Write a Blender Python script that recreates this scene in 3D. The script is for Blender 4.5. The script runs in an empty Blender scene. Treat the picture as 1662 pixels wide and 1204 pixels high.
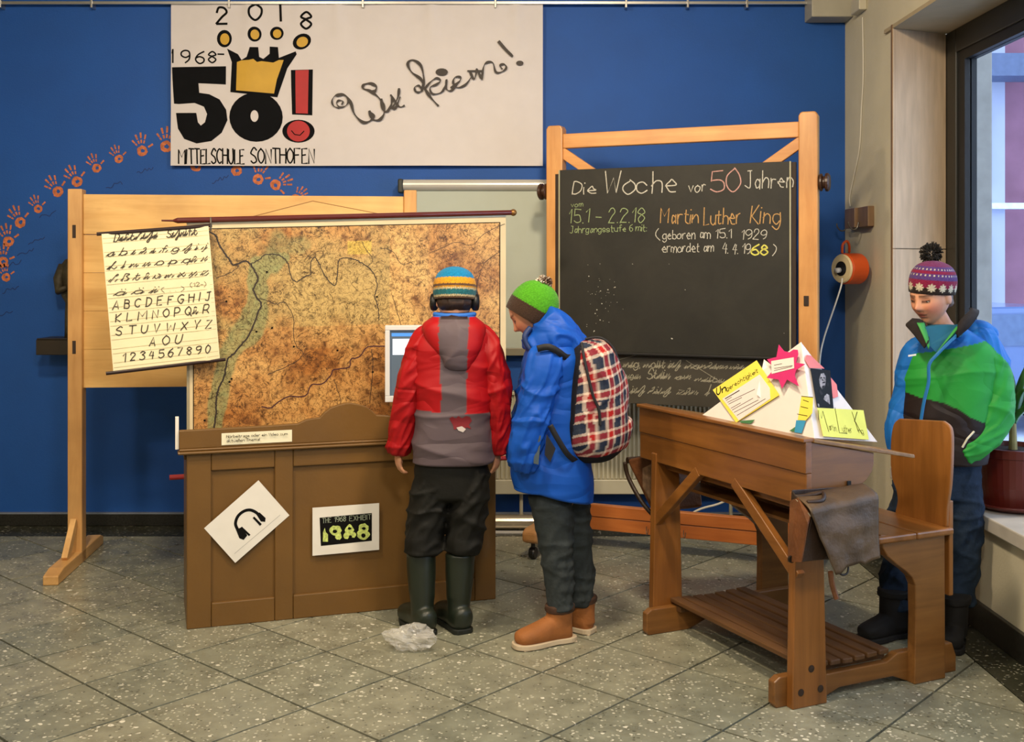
import bpy, bmesh, math, random
from mathutils import Vector, Matrix, noise, Euler
random.seed(7)
sc = bpy.context.scene
col = sc.collection
R = math.radians
# ---------------------------------------------------------------- camera / exposure
CX, HY, F, EYE = 836.0, 440.0, 1770.0, 1.5
cd = bpy.data.cameras.new('camera'); cam = bpy.data.objects.new('camera', cd); col.objects.link(cam)
cam.location = (0, 0, EYE); cam.rotation_euler = (R(90), 0, 0)
cd.sensor_width = 36; cd.lens = 36*F/1662; cd.shift_x = -5/1662; cd.shift_y = -162/1662
cd.clip_start = .05; cd.clip_end = 200
sc.camera = cam
sc.view_settings.view_transform = 'Standard'; sc.view_settings.look = 'None'
sc.view_settings.gamma = 1; sc.view_settings.use_curve_mapping = False
sc.view_settings.exposure = 0.0
# ---------------------------------------------------------------- world: overcast blue winter daylight
w = bpy.data.worlds.new('sky'); sc.world = w; w.use_nodes = True
bgn = w.node_tree.nodes['Background']; bgn.inputs[0].default_value = (.62, .76, 1.0, 1); bgn.inputs[1].default_value = 2.6
# ---------------------------------------------------------------- lamps (warm hall lighting on the ceiling)
def area(name, loc, target, size, power, colr, spread=180):
    d = bpy.data.lights.new(name, 'AREA'); d.shape = 'DISK'; d.size = size; d.energy = power; d.color = colr
    d.spread = R(spread)
    o = bpy.data.objects.new(name, d); col.objects.link(o); o.location = loc
    o.rotation_euler = (Vector(target)-Vector(loc)).to_track_quat('-Z', 'Y').to_euler()
    return o
WARM = (1.0, .80, .56); NEUT = (1.0, .88, .72)
area('ceiling_lamp', (.35, 3.3, 3.3), (.35, 5.2, .6), .30, 50, WARM, 150)
area('ceiling_lamp', (-1.6, 3.2, 3.3), (-1.5, 5.4, .9), .30, 38, WARM, 150)
area('ceiling_lamp', (-2.6, .8, 3.3), (-1.8, 3.6, 0), .5, 38, NEUT, 160)
area('ceiling_lamp', (.3, .6, 3.3), (.2, 3.4, .2), .5, 58, NEUT, 160)
area('ceiling_lamp', (-.4, -2.2, 3.3), (0, 1.5, 0), .8, 40, NEUT, 170)
# ---------------------------------------------------------------- helpers
def ray(px, py): return Vector(((px-CX)/F, 1, (HY-py)/F))
def P(px, py, Y): d = ray(px, py); return Vector((d.x*Y, Y, EYE+d.z*Y))
def lin(c):
    return tuple(((v/255)/12.92 if v/255 <= .04045 else ((v/255+.055)/1.055)**2.4) for v in c)
class Plane:
    """frame: origin O, in-plane axes U (right) V (up), normal N (towards the viewer)"""
    def __init__(s, O, U, V=(0, 0, 1)):
        s.O = Vector(O); s.U = Vector(U).normalized(); V = Vector(V); s.V = (V-s.U*V.dot(s.U)).normalized(); s.N = s.U.cross(s.V)
    def uv(s, px, py):
        d = ray(px, py); c = Vector((0, 0, EYE)); t = (s.O-c).dot(s.N)/d.dot(s.N); q = c+d*t-s.O
        return (q.dot(s.U), q.dot(s.V))
    def mat(s): return Matrix(((s.U.x, s.V.x, s.N.x, s.O.x), (s.U.y, s.V.y, s.N.y, s.O.y), (s.U.z, s.V.z, s.N.z, s.O.z), (0, 0, 0, 1)))
class MB:
    def __init__(s): s.v = []; s.f = []
    def add(s, vs, fs, M=None):
        b = len(s.v)
        s.v += [tuple((M@Vector(p)) if M else p) for p in vs]; s.f += [tuple(i+b for i in f) for f in fs]; return s
    def box(s, a, b, M=None):
        (x0, y0, z0), (x1, y1, z1) = a, b
        if x0 > x1: x0, x1 = x1, x0
        if y0 > y1: y0, y1 = y1, y0
        if z0 > z1: z0, z1 = z1, z0
        return s.add([(x0,y0,z0),(x1,y0,z0),(x1,y1,z0),(x0,y1,z0),(x0,y0,z1),(x1,y0,z1),(x1,y1,z1),(x0,y1,z1)],
              [(0,3,2,1),(4,5,6,7),(0,1,5,4),(1,2,6,5),(2,3,7,6),(3,0,4,7)], M)
    def bar(s, a, b, wd, dp, side=(0, 1, 0)):
        """beam from a to b; dp thick along `side`, wd across"""
        a = Vector(a); b = Vector(b); L = (b-a).length; z = (b-a).normalized(); y = Vector(side); y = (y-z*y.dot(z)).normalized(); x = y.cross(z)
        M = Matrix(((x.x,y.x,z.x,a.x),(x.y,y.y,z.y,a.y),(x.z,y.z,z.z,a.z),(0,0,0,1)))
        return s.box((-wd/2,-dp/2,0),(wd/2,dp/2,L),M)
    def prism(s, poly, z0, z1, M=None):
        """poly in local xy, extruded z0..z1"""
        n = len(poly); A = sum(poly[i][0]*poly[(i+1)%n][1]-poly[(i+1)%n][0]*poly[i][1] for i in range(n))
        if A < 0: poly = poly[::-1]
        if z0 > z1: z0, z1 = z1, z0
        vs = [(x,y,z0) for x,y in poly]+[(x,y,z1) for x,y in poly]
        return s.add(vs, [tuple(range(n-1,-1,-1)), tuple(range(n,2*n))]+[(i,(i+1)%n,(i+1)%n+n,i+n) for i in range(n)], M)
    def flat(s, poly, z=0, M=None):
        n = len(poly); A = sum(poly[i][0]*poly[(i+1)%n][1]-poly[(i+1)%n][0]*poly[i][1] for i in range(n))
        if A < 0: poly = poly[::-1]
        return s.add([(p[0],p[1],z) for p in poly],[tuple(range(n))],M)
    def tube(s, pts, r, n=8, M=None, caps=True):
        pts = [Vector(p) for p in pts]; m = len(pts); rs = r if isinstance(r,(list,tuple)) else [r]*m
        t = (pts[1]-pts[0]).normalized(); up = Vector((0,0,1)) if abs(t.z) < .9 else Vector((1,0,0)); x = t.cross(up).normalized()
        vs = []
        for i,p in enumerate(pts):
            t = (pts[min(i+1,m-1)]-pts[max(i-1,0)])
            t = t.normalized() if t.length > 1e-9 else Vector((0,0,1))
            x = (x-t*x.dot(t)).normalized(); y = t.cross(x)
            vs += [p+(x*math.cos(k*2*math.pi/n)+y*math.sin(k*2*math.pi/n))*rs[i] for k in range(n)]
        fs = [(i*n+k,i*n+(k+1)%n,(i+1)*n+(k+1)%n,(i+1)*n+k) for i in range(m-1) for k in range(n)]
        if caps: fs += [tuple(range(n-1,-1,-1)), tuple((m-1)*n+k for k in range(n))]
        return s.add([tuple(v) for v in vs],fs,M)
    def lathe(s, prof, n=24, M=None):
        m = len(prof); vs = [(r*math.cos(k*2*math.pi/n), r*math.sin(k*2*math.pi/n), z) for r,z in prof for k in range(n)]
        fs = [(i*n+k,i*n+(k+1)%n,(i+1)*n+(k+1)%n,(i+1)*n+k) for i in range(m-1) for k in range(n)]
        if prof[0][0] > 1e-6: fs.append(tuple(range(n-1,-1,-1)))
        if prof[-1][0] > 1e-6: fs.append(tuple((m-1)*n+k for k in range(n)))
        return s.add(vs,fs,M)
    def ell(s, c, r, n=16, m=10, M=None):
        prof = [(max(math.sin(math.pi*i/m),1e-4), -math.cos(math.pi*i/m)) for i in range(m+1)]
        T = Matrix.Translation(c)@Matrix.Diagonal((*(r if isinstance(r,(tuple,list)) else (r,r,r)),1))
        return s.lathe(prof, n, (M@T) if M else T)
    def ribbon(s, pts, wd, z=0, M=None, surf=None):
        """flat stroke in local xy; wd number or list"""
        pts = [Vector((p[0],p[1])) for p in pts]
        if len(pts) < 2 or (pts[0]-pts[-1]).length < 1e-6 and len(pts) == 2:
            p = pts[0]; h = (wd if not isinstance(wd,list) else wd[0])*.7
            poly = [(p.x+h*math.cos(a*math.pi/4), p.y+h*math.sin(a*math.pi/4)) for a in range(8)]
            return s.add([(x,y,z+(surf(x,y) if surf else 0)) for x,y in poly],[tuple(range(8))],M)
        m = len(pts); ws = wd if isinstance(wd,list) else [wd]*m; vs = []
        for i,p in enumerate(pts):
            t = (pts[min(i+1,m-1)]-pts[max(i-1,0)])
            if t.length < 1e-9: t = Vector((1,0))
            t.normalize(); nn = Vector((-t.y,t.x))*ws[i]/2
            if i in (0,m-1): p = p+t*ws[i]*.3*(1 if i else -1)
            for q in (p+nn, p-nn): vs.append((q.x,q.y,z+(surf(q.x,q.y) if surf else 0)))
        return s.add(vs,[(2*i+1,2*i+3,2*i+2,2*i) for i in range(m-1)],M)
    def build(s, name, m, parent=None, bevel=0, smooth=False, seg=2, kind=None, label=None):
        me = bpy.data.meshes.new(name); me.from_pydata([tuple(v) for v in s.v],[],s.f); me.validate(); me.update()
        o = bpy.data.objects.new(name, me); col.objects.link(o)
        for mm in (m if isinstance(m,(list,tuple)) else [m]): me.materials.append(mm)
        if smooth: me.polygons.foreach_set('use_smooth',[True]*len(me.polygons))
        if bevel:
            b = o.modifiers.new('bevel','BEVEL'); b.width = bevel; b.segments = seg; b.limit_method = 'ANGLE'; b.angle_limit = R(40); b.harden_normals = False
        if parent: o.parent = parent
        if kind: o['kind'] = kind
        if label: o['label'] = label
        return o
def thing(name, label, cat, loc=(0,0,0), rz=0, group=None, mat=None):
    o = bpy.data.objects.new(name, None); col.objects.link(o); o.empty_display_size = .1
    if mat is not None: o.matrix_world = mat
    else: o.location = loc; o.rotation_euler = (0,0,rz)
    return tag(o, label, cat, group)
def tag(o, label, cat, group=None):
    o['label'] = label; o['category'] = cat
    if group: o['group'] = group
    return o
def struct(o): o['kind'] = 'structure'; return o
def catmull(pts, k=6):
    if len(pts) < 3: return pts
    out = []; n = len(pts)
    closed = (Vector(pts[0])-Vector(pts[-1])).length < 1e-6
    for i in range(n-1):
        p1, p2 = Vector(pts[i]), Vector(pts[i+1])
        p0 = Vector(pts[i-1]) if i > 0 else (Vector(pts[-2]) if closed else p1)
        p3 = Vector(pts[i+2]) if i+2 < n else (Vector(pts[1]) if closed else p2)
        for j in range(k):
            t = j/k; out.append(tuple(.5*((2*p1)+(p2-p0)*t+(2*p0-5*p1+4*p2-p3)*t*t+(3*p1-p0-3*p2+p3)*t**3)))
    out.append(tuple(pts[-1])); return out
# ---------------------------------------------------------------- materials
def newmat(name):
    m = bpy.data.materials.new(name); m.use_nodes = True; nt = m.node_tree
    return m, nt, nt.nodes['Principled BSDF']
def nd(nt, t, **kw):
    n = nt.nodes.new(t)
    for k,v in kw.items():
        if k in n.inputs: n.inputs[k].default_value = v
        else: setattr(n,k,v)
    return n
def ramp(nt, fac, stops):
    r = nt.nodes.new('ShaderNodeValToRGB'); nt.links.new(fac, r.inputs[0]); e = r.color_ramp.elements
    while len(e) < len(stops): e.new(.5)
    for i,(p,c) in enumerate(stops): e[i].position = p; e[i].color = (*c[:3],1)
    return r
def coords(nt, scale=(1,1,1), kind='Object', loc=(0,0,0), rot=(0,0,0)):
    if kind == 'World': src = nt.nodes.new('ShaderNodeNewGeometry').outputs['Position']
    else: src = nt.nodes.new('ShaderNodeTexCoord').outputs[kind]
    mp = nt.nodes.new('ShaderNodeMapping'); mp.inputs['Scale'].default_value = scale; mp.inputs['Location'].default_value = loc; mp.inputs['Rotation'].default_value = rot
    nt.links.new(src, mp.inputs[0]); return mp.outputs[0]
def plain(name, c, rough=.6, metal=0, var=.12, vs=12, bump=0, bs=60, spec=.5, emit=0, alpha=None, trans=0, sheen=0, coat=0, stretch=(1,1,1)):
    m, nt, b = newmat(name); c = lin(c)
    b.inputs['Roughness'].default_value = rough; b.inputs['Metallic'].default_value = metal; b.inputs['Specular IOR Level'].default_value = spec
    b.inputs['Transmission Weight'].default_value = trans; b.inputs['Sheen Weight'].default_value = sheen; b.inputs['Coat Weight'].default_value = coat
    co = coords(nt, stretch)
    if var:
        n = nd(nt,'ShaderNodeTexNoise',Scale=vs,Detail=5.0); nt.links.new(co,n.inputs['Vector'])
        r = ramp(nt,n.outputs[0],[(.3,[x*(1-var) for x in c]),(.7,[min(1,x*(1+var)) for x in c])]); nt.links.new(r.outputs[0],b.inputs['Base Color'])
    else: b.inputs['Base Color'].default_value = (*c,1)
    if bump:
        n2 = nd(nt,'ShaderNodeTexNoise',Scale=bs,Detail=4.0); nt.links.new(co,n2.inputs['Vector'])
        bp = nd(nt,'ShaderNodeBump',Strength=bump,Distance=.01); nt.links.new(n2.outputs[0],bp.inputs['Height']); nt.links.new(bp.outputs[0],b.inputs['Normal'])
    if emit: b.inputs['Emission Color'].default_value = (*c,1); b.inputs['Emission Strength'].default_value = emit
    if alpha is not None: b.inputs['Alpha'].default_value = alpha
    return m
def wood(name, c1, c2, axis='x', scale=1.0, rough=.45, knots=False, dark=None, coat=.15):
    m, nt, b = newmat(name); c1, c2 = lin(c1), lin(c2)
    st = {'x':(1.2,14,14),'y':(14,1.2,14),'z':(14,14,1.2)}[axis]; st = tuple(v*scale for v in st)
    co = coords(nt, st)
    n = nd(nt,'ShaderNodeTexNoise',Scale=1.6,Detail=7.0,Roughness=.6,Distortion=.6); nt.links.new(co,n.inputs['Vector'])
    r = ramp(nt,n.outputs[0],[(.28,c1),(.72,c2)])
    n3 = nd(nt,'ShaderNodeTexNoise',Scale=3.2,Detail=4.0); nt.links.new(coords(nt,(1,1,1)),n3.inputs['Vector'])
    mx = nd(nt,'ShaderNodeMix',data_type='RGBA',blend_type='MULTIPLY'); mx.inputs[0].default_value = .55
    r3 = ramp(nt,n3.outputs[0],[(.3,(.55,.5,.45)),(.62,(1,1,1))]); nt.links.new(r.outputs[0],mx.inputs[6]); nt.links.new(r3.outputs[0],mx.inputs[7])
    out = mx.outputs[2]
    if knots:
        ks = {'x':(.55,1,1),'y':(1,.55,1),'z':(1,1,.55)}[axis]
        v = nd(nt,'ShaderNodeTexVoronoi',Scale=5.5); nt.links.new(coords(nt,ks),v.inputs['Vector'])
        rk = ramp(nt,v.outputs['Distance'],[(.05,(.30,.15,.06)),(.09,(.62,.42,.25)),(.16,(1,1,1))])
        mk = nd(nt,'ShaderNodeMix',data_type='RGBA',blend_type='MULTIPLY'); mk.inputs[0].default_value = .8
        nt.links.new(out,mk.inputs[6]); nt.links.new(rk.outputs[0],mk.inputs[7]); out = mk.outputs[2]
    nt.links.new(out,b.inputs['Base Color']); b.inputs['Roughness'].default_value = rough; b.inputs['Coat Weight'].default_value = coat; b.inputs['Coat Roughness'].default_value = .35
    bp = nd(nt,'ShaderNodeBump',Strength=.12,Distance=.004); nt.links.new(n.outputs[0],bp.inputs['Height']); nt.links.new(bp.outputs[0],b.inputs['Normal'])
    return m
def vcol(name, rough=.7, bump=0, bs=200, sheen=0, coat=0, sss=0, bstretch=(1,1,1), var=.12, spec=.4, vs=30, crease=0, cs=(4,4,9)):
    m, nt, b = newmat(name); a = nd(nt,'ShaderNodeVertexColor',layer_name='Col')
    n = nd(nt,'ShaderNodeTexNoise',Scale=vs,Detail=5.0); nt.links.new(coords(nt),n.inputs['Vector'])
    r = ramp(nt,n.outputs[0],[(.3,(1-var,)*3),(.7,(1+var,)*3)])
    mx = nd(nt,'ShaderNodeMix',data_type='RGBA',blend_type='MULTIPLY'); mx.inputs[0].default_value = 1
    nt.links.new(a.outputs[0],mx.inputs[6]); nt.links.new(r.outputs[0],mx.inputs[7]); nt.links.new(mx.outputs[2],b.inputs['Base Color'])
    b.inputs['Roughness'].default_value = rough; b.inputs['Sheen Weight'].default_value = sheen; b.inputs['Coat Weight'].default_value = coat; b.inputs['Specular IOR Level'].default_value = spec
    if sss: b.inputs['Subsurface Weight'].default_value = sss; b.inputs['Subsurface Radius'].default_value = (.01,.004,.002)
    if bump:
        n2 = nd(nt,'ShaderNodeTexNoise',Scale=bs,Detail=2.0); nt.links.new(coords(nt,bstretch),n2.inputs['Vector'])
        bp = nd(nt,'ShaderNodeBump',Strength=bump,Distance=.004); nt.links.new(n2.outputs[0],bp.inputs['Height']); nt.links.new(bp.outputs[0],b.inputs['Normal'])
        if crease:   # sharp cloth creases: folded noise
            n3 = nd(nt,'ShaderNodeTexNoise',Scale=1.0,Detail=1.5,Roughness=.5,Distortion=.6); nt.links.new(coords(nt,cs,rot=(0,.35,0)),n3.inputs['Vector'])
            r3 = ramp(nt,n3.outputs[0],[(.36,(1,1,1)),(.5,(0,0,0)),(.64,(1,1,1))]); b3_ = nd(nt,'ShaderNodeBump',Strength=crease,Distance=.012)
            nt.links.new(r3.outputs[0],b3_.inputs['Height']); nt.links.new(bp.outputs[0],b3_.inputs['Normal']); nt.links.new(b3_.outputs[0],b.inputs['Normal'])
    return m
def paint(o, fn):
    """vertex colours from a function of the local position (print, knit and fabric panels)"""
    me = o.data; a = me.color_attributes.new('Col','FLOAT_COLOR','POINT')
    buf = []
    for v in me.vertices: c = fn(v.co); buf += [c[0],c[1],c[2],1]
    a.data.foreach_set('color',buf)
# ---------------------------------------------------------------- stroke lettering
GL = {'a':"~45 26 14 13 22 33 44/46 42",'b':"09 02/~05 26 45 43 22 03",'c':"~45 26 05 03 22 43",'d':"49 42/~45 26 05 03 22 43",
'e':"~04 44 35 26 15 04 13 22 42",'f':"~48 39 28 26 22/06 46",'g':"~45 26 05 03 22 43/~46 43 41 20 01",'h':"09 02/~04 26 45 42",
'i':"06 02/08 08",'j':"~26 22 10 00/28 28",'k':"09 02/36 04 42",'l':"09 02",'m':"06 02/~04 16 35 32/~34 46 65 62",'n':"06 02/~04 26 45 42",
'o':"~26 05 03 22 43 45 26",'p':"06 00/~05 26 45 43 22 03",'q':"46 40/~45 26 05 03 22 43",'r':"06 02/~04 16 36",'s':"~45 26 05 14 34 43 22 03",
't':"~18 13 22 32/06 36",'u':"~06 03 22 43/46 42",'v':"06 22 46",'w':"06 12 35 52 66",'x':"06 42/46 02",'y':"06 22/46 00",'z':"06 46 02 42",
'ß':"~02 08 29 48 26 45 43 22",'ü':"~06 03 22 43/46 42/18 18/38 38",'ö':"~26 05 03 22 43 45 26/18 18/38 38",'ä':"~45 26 05 03 22 43/46 42/18 18/38 38",
'A':"02 29 42/14 34",'B':"09 02/~09 39 47 36 06/~06 36 44 32 02",'C':"~48 29 07 04 22 43",'D':"09 02/~09 29 47 44 22 02",'E':"49 09 02 42/06 36",
'F':"49 09 02/06 36",'G':"~48 29 07 04 22 43 45/45 25",'H':"09 02/49 42/06 46",'I':"09 02",'J':"~39 33 22 03/19 49",'K':"09 02/49 05 42",'L':"09 02 42",
'M':"02 09 35 69 62",'N':"02 09 42 49",'O':"~29 07 04 22 44 47 29",'P':"09 02/~09 39 47 35 05",'Q':"~29 07 04 22 44 47 29/34 51",
'R':"09 02/~09 39 47 35 05/25 42",'S':"~48 29 07 16 35 43 22 03",'T':"09 49/29 22",'U':"~09 04 22 44 49",'V':"09 22 49",'W':"09 12 37 52 69",
'X':"09 42/49 02",'Y':"09 25 49/25 22",'Z':"09 49 02 42",'0':"~29 07 04 22 44 47 29",'1':"07 29 22",'2':"~07 19 39 47 25 02/02 42",
'3':"~08 29 48 37 26/~26 45 43 22 03",'4':"29 05 45/38 32",'5':"49 09 06/~06 36 45 43 22 03",'6':"~49 17 04 22 43 45 26 05",'7':"09 49 12",
'8':"~26 07 29 47 26 04 22 44 26",'9':"~46 25 06 08 29 48 44 22",'.':"02 02",',':"02 01",'-':"05 35",'(':"~29 07 04 21",')':"~09 27 24 01",'!':"09 05/02 02",
':':"05 05/02 02",' ':""}
OLD = {'e':"02 16 12 27 22",'n':"06 02 36 32",'m':"06 02 26 22 46 42",'u':"06 02 26 22/~07 18 27",'ü':"06 02 26 22/08 08/28 28",'s':"~02 38 48 37",'h':"~03 38 48 30 10 45",'c':"06 02 17",'d':"~36 25 04 13 24 37 28 17",'r':"02 06 13 26",'a':"~36 15 03 12 32 46/46 42",'k':"~02 39 28 12/26 14 42",'v':"05 02 ~",'w':"05 02 25 22 46 54"}
OLD['v'] = "~05 03 22 45 26"
def strokes(s, slant=0, jit=0, narrow=1, old=False):
    """returns polylines in units of cap height and the total advance"""
    out = []; x = 0; rr = random.Random(len(s)*13+ord(s[0]))
    for ch in s:
        g = (OLD.get(ch) if old else None) or GL.get(ch,''); mxx = 0
        dy = rr.uniform(-jit,jit)*.6; sc_ = 1+rr.uniform(-jit,jit)*.14
        for st in (g.split('/') if g else []):
            sm = st.startswith('~'); st = st.lstrip('~')
            pts = [(int(q[0]),int(q[1])-2) for q in st.split(' ')]; mxx = max(mxx,max(p[0] for p in pts))
            pts = [((p[0]+rr.uniform(-jit,jit))*sc_,(p[1]+rr.uniform(-jit,jit)+dy)*sc_) for p in pts] if not (len(pts) == 2 and pts[0] == pts[1]) else pts
            if sm: pts = catmull(pts,5)
            elif len(pts) == 2 and pts[0] != pts[1]:
                (a,b_),(c,d) = pts; pts = [(a,b_),((a+c)/2+rr.uniform(-jit,jit)*.5,(b_+d)/2),(c,d)]
            out.append([((x+p[0]*narrow)/7+p[1]/7*slant,p[1]/7) for p in pts])
        if old and g and ch.islower():   # joining strokes of the old cursive hand
            for (a,b_),(c,d) in (((x-1.1,.3),(x+.1,2.4)),((x+mxx,0),(x+mxx+1.2,1.9))): out.append([(a/7+b_/7*slant,b_/7),(c/7+d/7*slant,d/7)])
            x += .9
        x += (mxx*narrow+1.5) if g else 3.0
    return out, (x-1.5)/7
def write(mb, pl, text, p0, p1, hpx, wd, z=.0015, slant=0, jit=.25, surf=None, old=False):
    """fits text on plane pl with its baseline between two photo points, cap height hpx (photo pixels)"""
    a = Vector(pl.uv(*p0)); b = Vector(pl.uv(*p1)); tp = Vector(pl.uv(p0[0],p0[1]-hpx)); h = (tp-a).length
    u = (b-a); L = u.length; u.normalize(); v = Vector((-u.y,u.x)); ss, adv = strokes(text,slant,jit,1,old)
    for st in ss:
        pts = [a+u*((q[0]/adv*L) if adv > .2 else q[0]*h)+v*(q[1]*h) for q in st]; mb.ribbon(pts,wd,z,surf=surf)
def pxpoly(pl, pts): return [pl.uv(*p) for p in pts]
# ================================================================ SETTING
YB = 6.444; XR = 1.95; XL = -4.2; YF = -3.6; ZC = 3.45
M_blue = plain('blue_wall_paint',(10,78,158),.65,var=.07,vs=3,bump=.08,bs=120)
M_cream = plain('cream_plaster',(212,204,176),.85,var=.05,vs=4,bump=.12,bs=90)
M_ceil = plain('ceiling_paint',(190,182,165),.9,var=.04)
M_skirt = plain('dark_speckled_stone',(34,34,30),.35,var=.6,vs=90)
def terrazzo(name, base, dark=False):
    m, nt, b = newmat(name); co = coords(nt,(1,1,1),'World')
    oi = nd(nt,'ShaderNodeObjectInfo')
    n = nd(nt,'ShaderNodeTexNoise',Scale=9,Detail=8.0,Roughness=.65); nt.links.new(co,n.inputs['Vector'])
    c = lin(base)
    r = ramp(nt,n.outputs[0],[(.3,[v*.72 for v in c]),(.5,c),(.72,[min(1,v*1.3) for v in c])])
    tr = ramp(nt,oi.outputs['Random'],[(0,(.86,.88,.86)),(1,(1.1,1.07,1.02))])
    m0 = nd(nt,'ShaderNodeMix',data_type='RGBA',blend_type='MULTIPLY'); m0.inputs[0].default_value = 1
    nt.links.new(r.outputs[0],m0.inputs[6]); nt.links.new(tr.outputs[0],m0.inputs[7]); out = m0.outputs[2]
    dn = nd(nt,'ShaderNodeTexNoise',Scale=35,Detail=2.0); nt.links.new(co,dn.inputs['Vector'])
    dv = nd(nt,'ShaderNodeVectorMath',operation='MULTIPLY_ADD'); dv.inputs[1].default_value = (.02,.02,.02); nt.links.new(dn.outputs['Color'],dv.inputs[0]); nt.links.new(co,dv.inputs[2])
    for sc_,thr,rad,cc,st in ((34,.66,.46,(226,222,204),.9),(70,.64,.46,(196,194,174),.75),(60,.80,.40,(45,45,38),.65)):
        v = nd(nt,'ShaderNodeTexVoronoi',Scale=sc_); nt.links.new(dv.outputs[0],v.inputs['Vector'])
        sp = nd(nt,'ShaderNodeSeparateColor'); nt.links.new(v.outputs['Color'],sp.inputs[0])
        g = nd(nt,'ShaderNodeMath',operation='GREATER_THAN'); g.inputs[1].default_value = thr; nt.links.new(sp.outputs[0 if cc[0] > 100 else 1],g.inputs[0])
        rr_ = nd(nt,'ShaderNodeMath',operation='MULTIPLY'); rr_.inputs[1].default_value = rad; nt.links.new(sp.outputs[2],rr_.inputs[0])
        l = nd(nt,'ShaderNodeMath',operation='LESS_THAN'); nt.links.new(v.outputs['Distance'],l.inputs[0]); nt.links.new(rr_.outputs[0],l.inputs[1])
        a = nd(nt,'ShaderNodeMath',operation='MULTIPLY'); nt.links.new(g.outputs[0],a.inputs[0]); nt.links.new(l.outputs[0],a.inputs[1])
        a2 = nd(nt,'ShaderNodeMath',operation='MULTIPLY'); a2.inputs[1].default_value = st*(.5 if dark else 1); nt.links.new(a.outputs[0],a2.inputs[0])
        mx = nd(nt,'ShaderNodeMix',data_type='RGBA'); nt.links.new(a2.outputs[0],mx.inputs[0]); nt.links.new(out,mx.inputs[6]); mx.inputs[7].default_value = (*lin(cc),1); out = mx.outputs[2]
    nt.links.new(out,b.inputs['Base Color'])
    rn = ramp(nt,n.outputs[0],[(.3,(.24,)*3),(.7,(.4,)*3)]); nt.links.new(rn.outputs[0],b.inputs['Roughness']); b.inputs['Specular IOR Level'].default_value = .45
    return m
M_tile = terrazzo('terrazzo_tile',(134,135,119)); M_border = terrazzo('dark_terrazzo_border',(48,50,40),True)
M_grout = plain('dark_grout',(24,19,12),.95,var=.2)

wb = struct(MB().box((XL-.2,YB,-.1),(XR+.35,YB+.2,ZC)).build('wall_back',M_blue))
# right wall: pier beside the window, low wall under the sill, lintel and the wall beyond the opening
YJ = 5.62; ZS = .44; ZT = 2.764; YE = .9
m = MB().prism([(XR,YJ),(XR+.36,YJ+.15),(XR+.36,YB),(XR,YB)],-.1,ZC).box((XR,YE,-.1),(XR+.34,YJ,ZS)).box((XR,YE,ZT),(XR+.34,YJ,ZC)).box((XR,YF,-.1),(XR+.34,YE,ZC))
wr = struct(m.build('wall_right',M_cream))
struct(MB().box((XL-.2,YF,-.1),(XL,YB,ZC)).build('wall_left',M_cream))
struct(MB().box((XL,YF-.2,-.1),(XR+.34,YF,ZC)).build('wall_front',M_cream))
struct(MB().box((XL-.2,YF-.2,ZC),(XR+.35,YB+.2,ZC+.1)).build('ceiling',M_ceil))
# stone lining of the window recess: slabs with a joint
M_stone = plain('travertine_slab',(200,176,146),.55,var=.12,vs=5,stretch=(6,6,.8),bump=.05)
tj = struct(thing('trim_1','x','x')); del tj['label']; del tj['category']
splay = [(XR-.012,YJ-.03),(XR+.012,YJ-.032),(2.36,YJ+.13),(2.36,YJ+.16),(XR-.012,YJ+.0)]
zj = 1.615
for z0,z1 in ((ZS+.06,zj-.002),(zj+.002,ZT-.02)):
    MB().prism([(XR-.015,YJ-.035),(XR+.31,YJ+.1),(XR+.31,YJ+.13),(XR-.015,YJ+.0)],z0,z1).build('stone_slab',M_stone,tj,bevel=.002)
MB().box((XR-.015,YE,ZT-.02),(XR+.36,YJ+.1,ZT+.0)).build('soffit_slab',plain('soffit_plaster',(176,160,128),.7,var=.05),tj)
MB().box((XR-.018,YJ-.03,ZS+.06),(XR-.002,YJ-.012,ZT+.0)).build('edge_strip',plain('brown_edge',(128,100,66),.5),tj)
# ---- window
M_frame = plain('dark_window_frame',(38,38,34),.4,var=.05); M_frame2 = plain('black_gasket',(12,13,14),.5,var=0)
m, nt, b_ = newmat('window_glass'); b_.inputs['Base Color'].default_value = (.92,.96,1,1); b_.inputs['Roughness'].default_value = .0; b_.inputs['Transmission Weight'].default_value = 1; b_.inputs['IOR'].default_value = 1.03; b_.inputs['Specular IOR Level'].default_value = .6
M_glass = m
wn = struct(thing('window_1','x','x')); del wn['label']; del wn['category']
XG = 2.262
MB().box((XG,5.60,ZS+.06),(XG+.10,5.76,ZT-.02)).box((XG,YE,ZT-.14),(XG+.10,5.60,ZT-.02)).box((XG,YE,ZS+.06),(XG+.10,5.60,ZS+.12)).box((XG,YE,ZS+.12),(XG+.1,YE+.1,ZT-.14)).build('window_frame',M_frame,wn,bevel=.004)
MB().box((XG+.012,5.515,ZS+.12),(XG+.075,5.60,ZT-.14)).box((XG+.012,YE+.1,ZT-.19),(XG+.075,5.515,ZT-.14)).build('gasket',M_frame2,wn)
MB().box((XG+.04,YE+.1,ZS+.12),(XG+.048,5.515,ZT-.19)).build('pane',M_glass,wn)
M_sill = plain('pale_marble_sill',(206,200,188),.3,var=.14,vs=5)
MB().box((XR-.03,YE,ZS),(XG+.1,YJ-.03,ZS+.06)).build('window_sill',M_sill,wn,bevel=.006)
# ---- skirtings
o = struct(MB().box((XL,YB-.022,0),(XR,YB,.07)).build('baseboard_back',M_skirt,bevel=.003))
MB().box((XL,YB-.026,.07),(XR,YB,.078)).build('top_strip',plain('grey_cap',(120,128,140),.5),o)
struct(MB().box((XR-.022,YF,0),(XR,YB-.022,.117)).build('baseboard_right',M_skirt,bevel=.003))
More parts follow.
